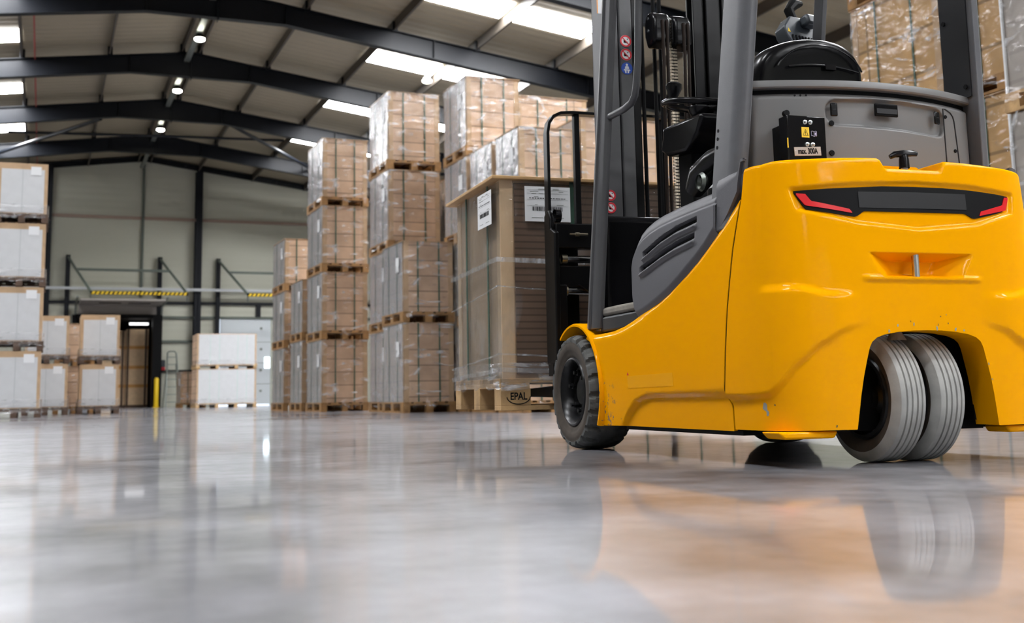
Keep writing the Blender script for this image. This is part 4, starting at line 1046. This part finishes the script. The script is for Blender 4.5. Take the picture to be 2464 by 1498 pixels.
# stickers on the mast
def disc_sticker(z, x, kind, sy=1.459, r=.027, parent=None):
    nrm = (0, -1, 0); mt = 'bluep' if kind == 'belt' else 'white'
    s = obj('sticker', MB().disc((x, sy, z), r, nrm, .001, mt, 28), parent, label={'belt': 'round blue seat belt sign', 'no': 'round red and white prohibition sign'}[kind])
    b = MB(); y = sy - .0012
    if kind == 'no':
        b.tube([(x + (r - .004) * cos(a), y, z + (r - .004) * sin(a)) for a in lin(0, 2 * pi, 29)[:-1]], 0, 'redp', closed=True, flat=((0, 1, 0), .0015, .007))
        b.tube([(x - .68 * r, y - .0008, z + .68 * r), (x + .68 * r, y - .0008, z - .68 * r)], 0, 'redp', flat=((0, 1, 0), .001, .004))
        b.prism([(x - .35 * r, z - .3 * r), (x + .35 * r, z - .3 * r), (x + .35 * r, z - .1 * r), (x + .05 * r, z - .05 * r), (x - .1 * r, z + .2 * r), (x - .35 * r, z + .2 * r)], 1, y - .0004, y + .0005, 'ink')
        b.disc((x + .32 * r, y, z + .35 * r), .1 * r, nrm, .0004, 'ink', 10)
    else:
        b.disc((x, y, z + .58 * r), .2 * r, nrm, .0006, 'white', 14)
        b.prism([(x - .38 * r, z - .1 * r), (x - .3 * r, z + .3 * r), (x, z + .4 * r), (x + .3 * r, z + .3 * r), (x + .38 * r, z - .1 * r)], 1, y - .0006, y + .0004, 'white')
        b.prism([(x - .6 * r, z - .35 * r), (x + .6 * r, z - .35 * r), (x + .5 * r, z - .18 * r), (x - .5 * r, z - .18 * r)], 1, y - .0006, y + .0004, 'white')
        for k in (-1, 1): b.prism([(x + k * .1 * r, z - .35 * r), (x + k * .42 * r, z - .35 * r), (x + k * .3 * r, z - .8 * r), (x + k * .1 * r, z - .8 * r)], 1, y - .0006, y + .0004, 'white')
    obj('symbol', b, s)
disc_sticker(1.748, -.187, 'no', parent=inner); disc_sticker(1.687, -.187, 'no', parent=inner); disc_sticker(1.625, -.185, 'belt', parent=inner)
disc_sticker(1.056, -.285, 'no', 1.449, .024, outer); disc_sticker(1.002, -.285, 'no', 1.449, .024, outer)
lb = obj('paper_label', MB().box(-.318, -.284, 1.4485, 1.45, 1.86, 1.99, 'white').box(-.322, -.318, 1.4484, 1.45, 1.86, 1.99, 'orange'), outer, label='white paper label with orange edge')
# load backrest
for sx in (-1, 1):
    b = MB(); P = [(sx * .44, 1.80, .34), (sx * .442, 1.80, .62), (sx * .432, 1.80, .85)] ; P = [(sx * .44, 1.81, .34), (sx * .44, 1.81, 1.40), (sx * .432, 1.81, 1.445), (sx * .41, 1.81, 1.478), (sx * .375, 1.81, 1.495), (sx * .32, 1.81, 1.50), (0, 1.81, 1.50)]
    b.tube(P, 0, 'black', flat=((0, 1, 0), .05, .014)); 
    obj('backrest_frame', b, T, bevel=.002)
    for x in (.295, .13): obj('backrest_bar', MB().box(sx * x - .013, sx * x + .013, 1.795, 1.825, .9, 1.497, 'black'), T, bevel=.003)
    b = MB(); b.prism([(1.70, .35), (1.83, .35), (1.83, 1.02), (1.78, 1.04), (1.755, 1.00), (1.755, .95), (1.70, .93)], 0, sx * .442 - .012, sx * .442 + .012, 'black'); b.box(sx * .41 - .02, sx * .41 + .02, 1.72, 1.80, .35, .70, 'black')
    obj('carriage_cheek', b, T, bevel=.006)
    b = MB(); b.lathe([(-.013, .03), (.013, .03)], 'blackgloss', 'x', (sx * .418, 1.755, 1.01), 20); obj('carriage_hook', b, T, bevel=.004)
for z0_, z1_ in ((.865, .975), (.69, .785)):
    obj('carriage_bar', MB().box(-.43, .43, 1.74, 1.80, z0_, z1_, 'black'), T, bevel=.004)
obj('carriage_bar', MB().prism([(-.33, .70), (-.22, .62), (.22, .62), (.33, .70)], 1, 1.72, 1.76, 'black'), T)
for z in (.815, .672):
    o = obj('side_shift_rod', MB().lathe([(-.40, .016), (.40, .016)], 'chrome', 'x', (0, 1.75, z), 20), T)
    obj('collar', MB().lathe([(-.405, .021), (-.38, .021), (-.38, .016)], 'brass', 'x', (0, 1.75, z), 20), o)
obj('grease_fitting', MB().lathe([(-.37, .004), (-.345, .004), (-.344, .009), (-.325, .009), (-.323, .006), (-.285, .006), (-.285, 0)], 'brass', 'x', (0, 1.725, .925), 14), T)
for sx in (-1, 1):
    x = sx * .35; b = MB()
    b.prism([(1.82, .98), (1.86, .98), (1.868, .30), (1.875, .258), (2.9, .23), (2.9, .215), (1.86, .205), (1.82, .24)], 0, x - .055, x + .055, 'black'); obj('fork', b, T, bevel=.004)
obj('fork_guard', MB().box(-.45, .45, 1.76, 1.82, .30, .36, 'black'), T)
# --- wheels
def lug_tyre(sx):
    A, B_ = 216, 44; w = .185; vs = []; x0 = .340
    prof = []
    for j in range(B_):
        q = j / (B_ - 1)                      # 0 outer bead .. 1 inner bead
        if q < .26: t = q / .26; x = 0.012 * (1 - t) ** 2 + .004 * sin(pi * t) * -1; r = .137 + (.214 - .137) * t; zone = 0
        elif q < .74: t = (q - .26) / .48; x = .002 + (w - .004) * t; r = .2285 - .014 * abs(2 * t - 1) ** 5; zone = 1
        else: t = (q - .74) / .26; x = w - .012 * t ** 2; r = .214 - (.214 - .137) * t; zone = 0
        prof.append((x, r, zone, q))
    for i in range(A):
        a = 2 * pi * i / A
        for x, r, zone, q in prof:
            xx = x / w; ph = (a * 20 / (2 * pi) + .35 * sin(abs(xx - .5) * 5)) % 1.0
            if zone == 0 and q < .26: side = ss(.20, .214, r)
            else: side = 1 if zone == 1 else ss(.20, .214, r)
            edge = abs(xx - .5) * 2
            g = 0
            if edge > .30 or zone == 0: g = ss(.17, .12, abs(ph - .5)) * .014 * (.4 + .6 * ss(.3, .6, edge)) * side
            if .25 < edge: g = max(g, .004 * side * ss(.035, .015, min(ph, 1 - ph)))
            if zone == 0:                    # sidewall steps
                g += .0025 * ss(.006, .002, abs(r - .196)) + .002 * ss(.005, .002, abs(r - .158))
                vs.append((sx * (x0 + w - x if True else 0) - sx * 0, WY + (r - g * (1 if r > .2 else 0)) * cos(a), WR + (r - g * (1 if r > .2 else 0)) * sin(a)) if r > .2 else (sx * (x0 + w - x - (g if q < .5 else -g)), WY + r * cos(a), WR + r * sin(a)))
            else:
                vs.append((sx * (x0 + w - x), WY + (r - g) * cos(a), WR + (r - g) * sin(a)))
    m = B_; b = MB(); f1, f2 = [], []
    for i in range(A):
        for j in range(m - 1):
            f = (i * m + j, ((i + 1) % A) * m + j, ((i + 1) % A) * m + j + 1, i * m + j + 1)
            (f2 if prof[j + 1][1] < .199 else f1).append(f)
    b.add(vs, f1, 'tyre'); o_ = len(b.v); k = b.mi('tyreside')
    for f in f2: b.f.append(list(f)); b.m.append(k)
    ty = obj('drive_wheel', b, T, sharp=30)
    X = lambda x: sx * (x0 + w - x)
    rm = MB(); rm.lathe([(X(.012), .139), (X(.006), .136), (X(.004), .130), (X(.012), .123), (X(.03), .116), (X(.055), .111), (X(.062), .085), (X(.055), .06), (X(.045), .05), (X(.045), .044), (X(.05), .03), (X(.05), 0)], 'rim', 'x', (0, WY, WR), 48)
    r = obj('rim', rm, ty)
    for i in range(6):
        a = 2 * pi * i / 6 + .3; obj('wheel_nut', MB().lathe([(X(.06), .013), (X(.036), .013), (X(.034), .008), (X(.022), .008), (X(.022), 0)], 'rim', 'x', (0, WY + .078 * cos(a), WR + .078 * sin(a)), 6), ty)
lug_tyre(-1); lug_tyre(1)
def rib_tyre(xc):
    R, w = .193, .108; h = w / 2; P = [(-h + .018, .125), (-h + .010, .135), (-h + .006, .143), (-h + .003, .150), (-h + .001, .156), (-h, .162), (-h + .003, .174)]
    g = .006
    tr = [(-.037, 0), (-.024, 0), (-.0225, g), (-.0195, g), (-.018, 0), (-.0065, 0), (-.005, g), (-.002, g), (-.0005, 0), (.0115, 0), (.013, g), (.016, g), (.0175, 0), (.028, 0), (.0295, g), (.032, g), (.0335, 0), (.042, 0)]
    P += [(-h + .010, .184), (-.040, .1905)] + [(x, R - 9 * abs(x) ** 2.4 * .3 - d) for x, d in tr] + [(h - .008, .184), (h - .003, .172), (h, .16), (h - .006, .14), (h - .018, .125)]
    b = MB(); b.lathe(P[:6], 'tyreside', 'x', (xc, 0, R), 96); b.lathe(P[5:-4], 'tyregrey', 'x', (xc, 0, R), 96); b.lathe(P[-5:], 'tyreside', 'x', (xc, 0, R), 96)
    ty = obj('tail_wheel', b, T, sharp=28)
    rm = MB(); rm.lathe([(-h + .016, .127), (-h + .010, .122), (-h + .008, .112), (-h + .02, .104), (-h + .05, .098), (-h + .052, .06), (-h + .04, .045), (-h + .025, .042), (-h + .022, 0)], 'rim', 'x', (xc, 0, R), 40)
    rm.lathe([(h - .016, .127), (h - .02, .10), (h - .03, 0)], 'rim', 'x', (xc, 0, R), 40)
    r = obj('rim', rm, ty)
    for i in range(5):
        a = 2 * pi * i / 5; obj('wheel_nut', MB().lathe([(xc - h + .053, .009), (xc - h + .036, .009), (xc - h + .036, 0)], 'rim', 'x', (0, .075 * cos(a), R + .075 * sin(a)), 6), ty)
rib_tyre(-.057); rib_tyre(.079)
obj('wheel_arch_lining', MB().box(-.24, .24, .02, .24, .386, .40, 'blackmat').box(-.25, -.235, -.09, .22, .12, .39, 'blackmat').box(.235, .25, -.09, .22, .12, .39, 'blackmat'), T)
b = MB(); b.lathe([(.36, .03), (.375, .022), (.392, .012), (.4, .0)], 'dirt', 'z', (-.035, -.10, 0), 9); obj('mud_clump', b, T)
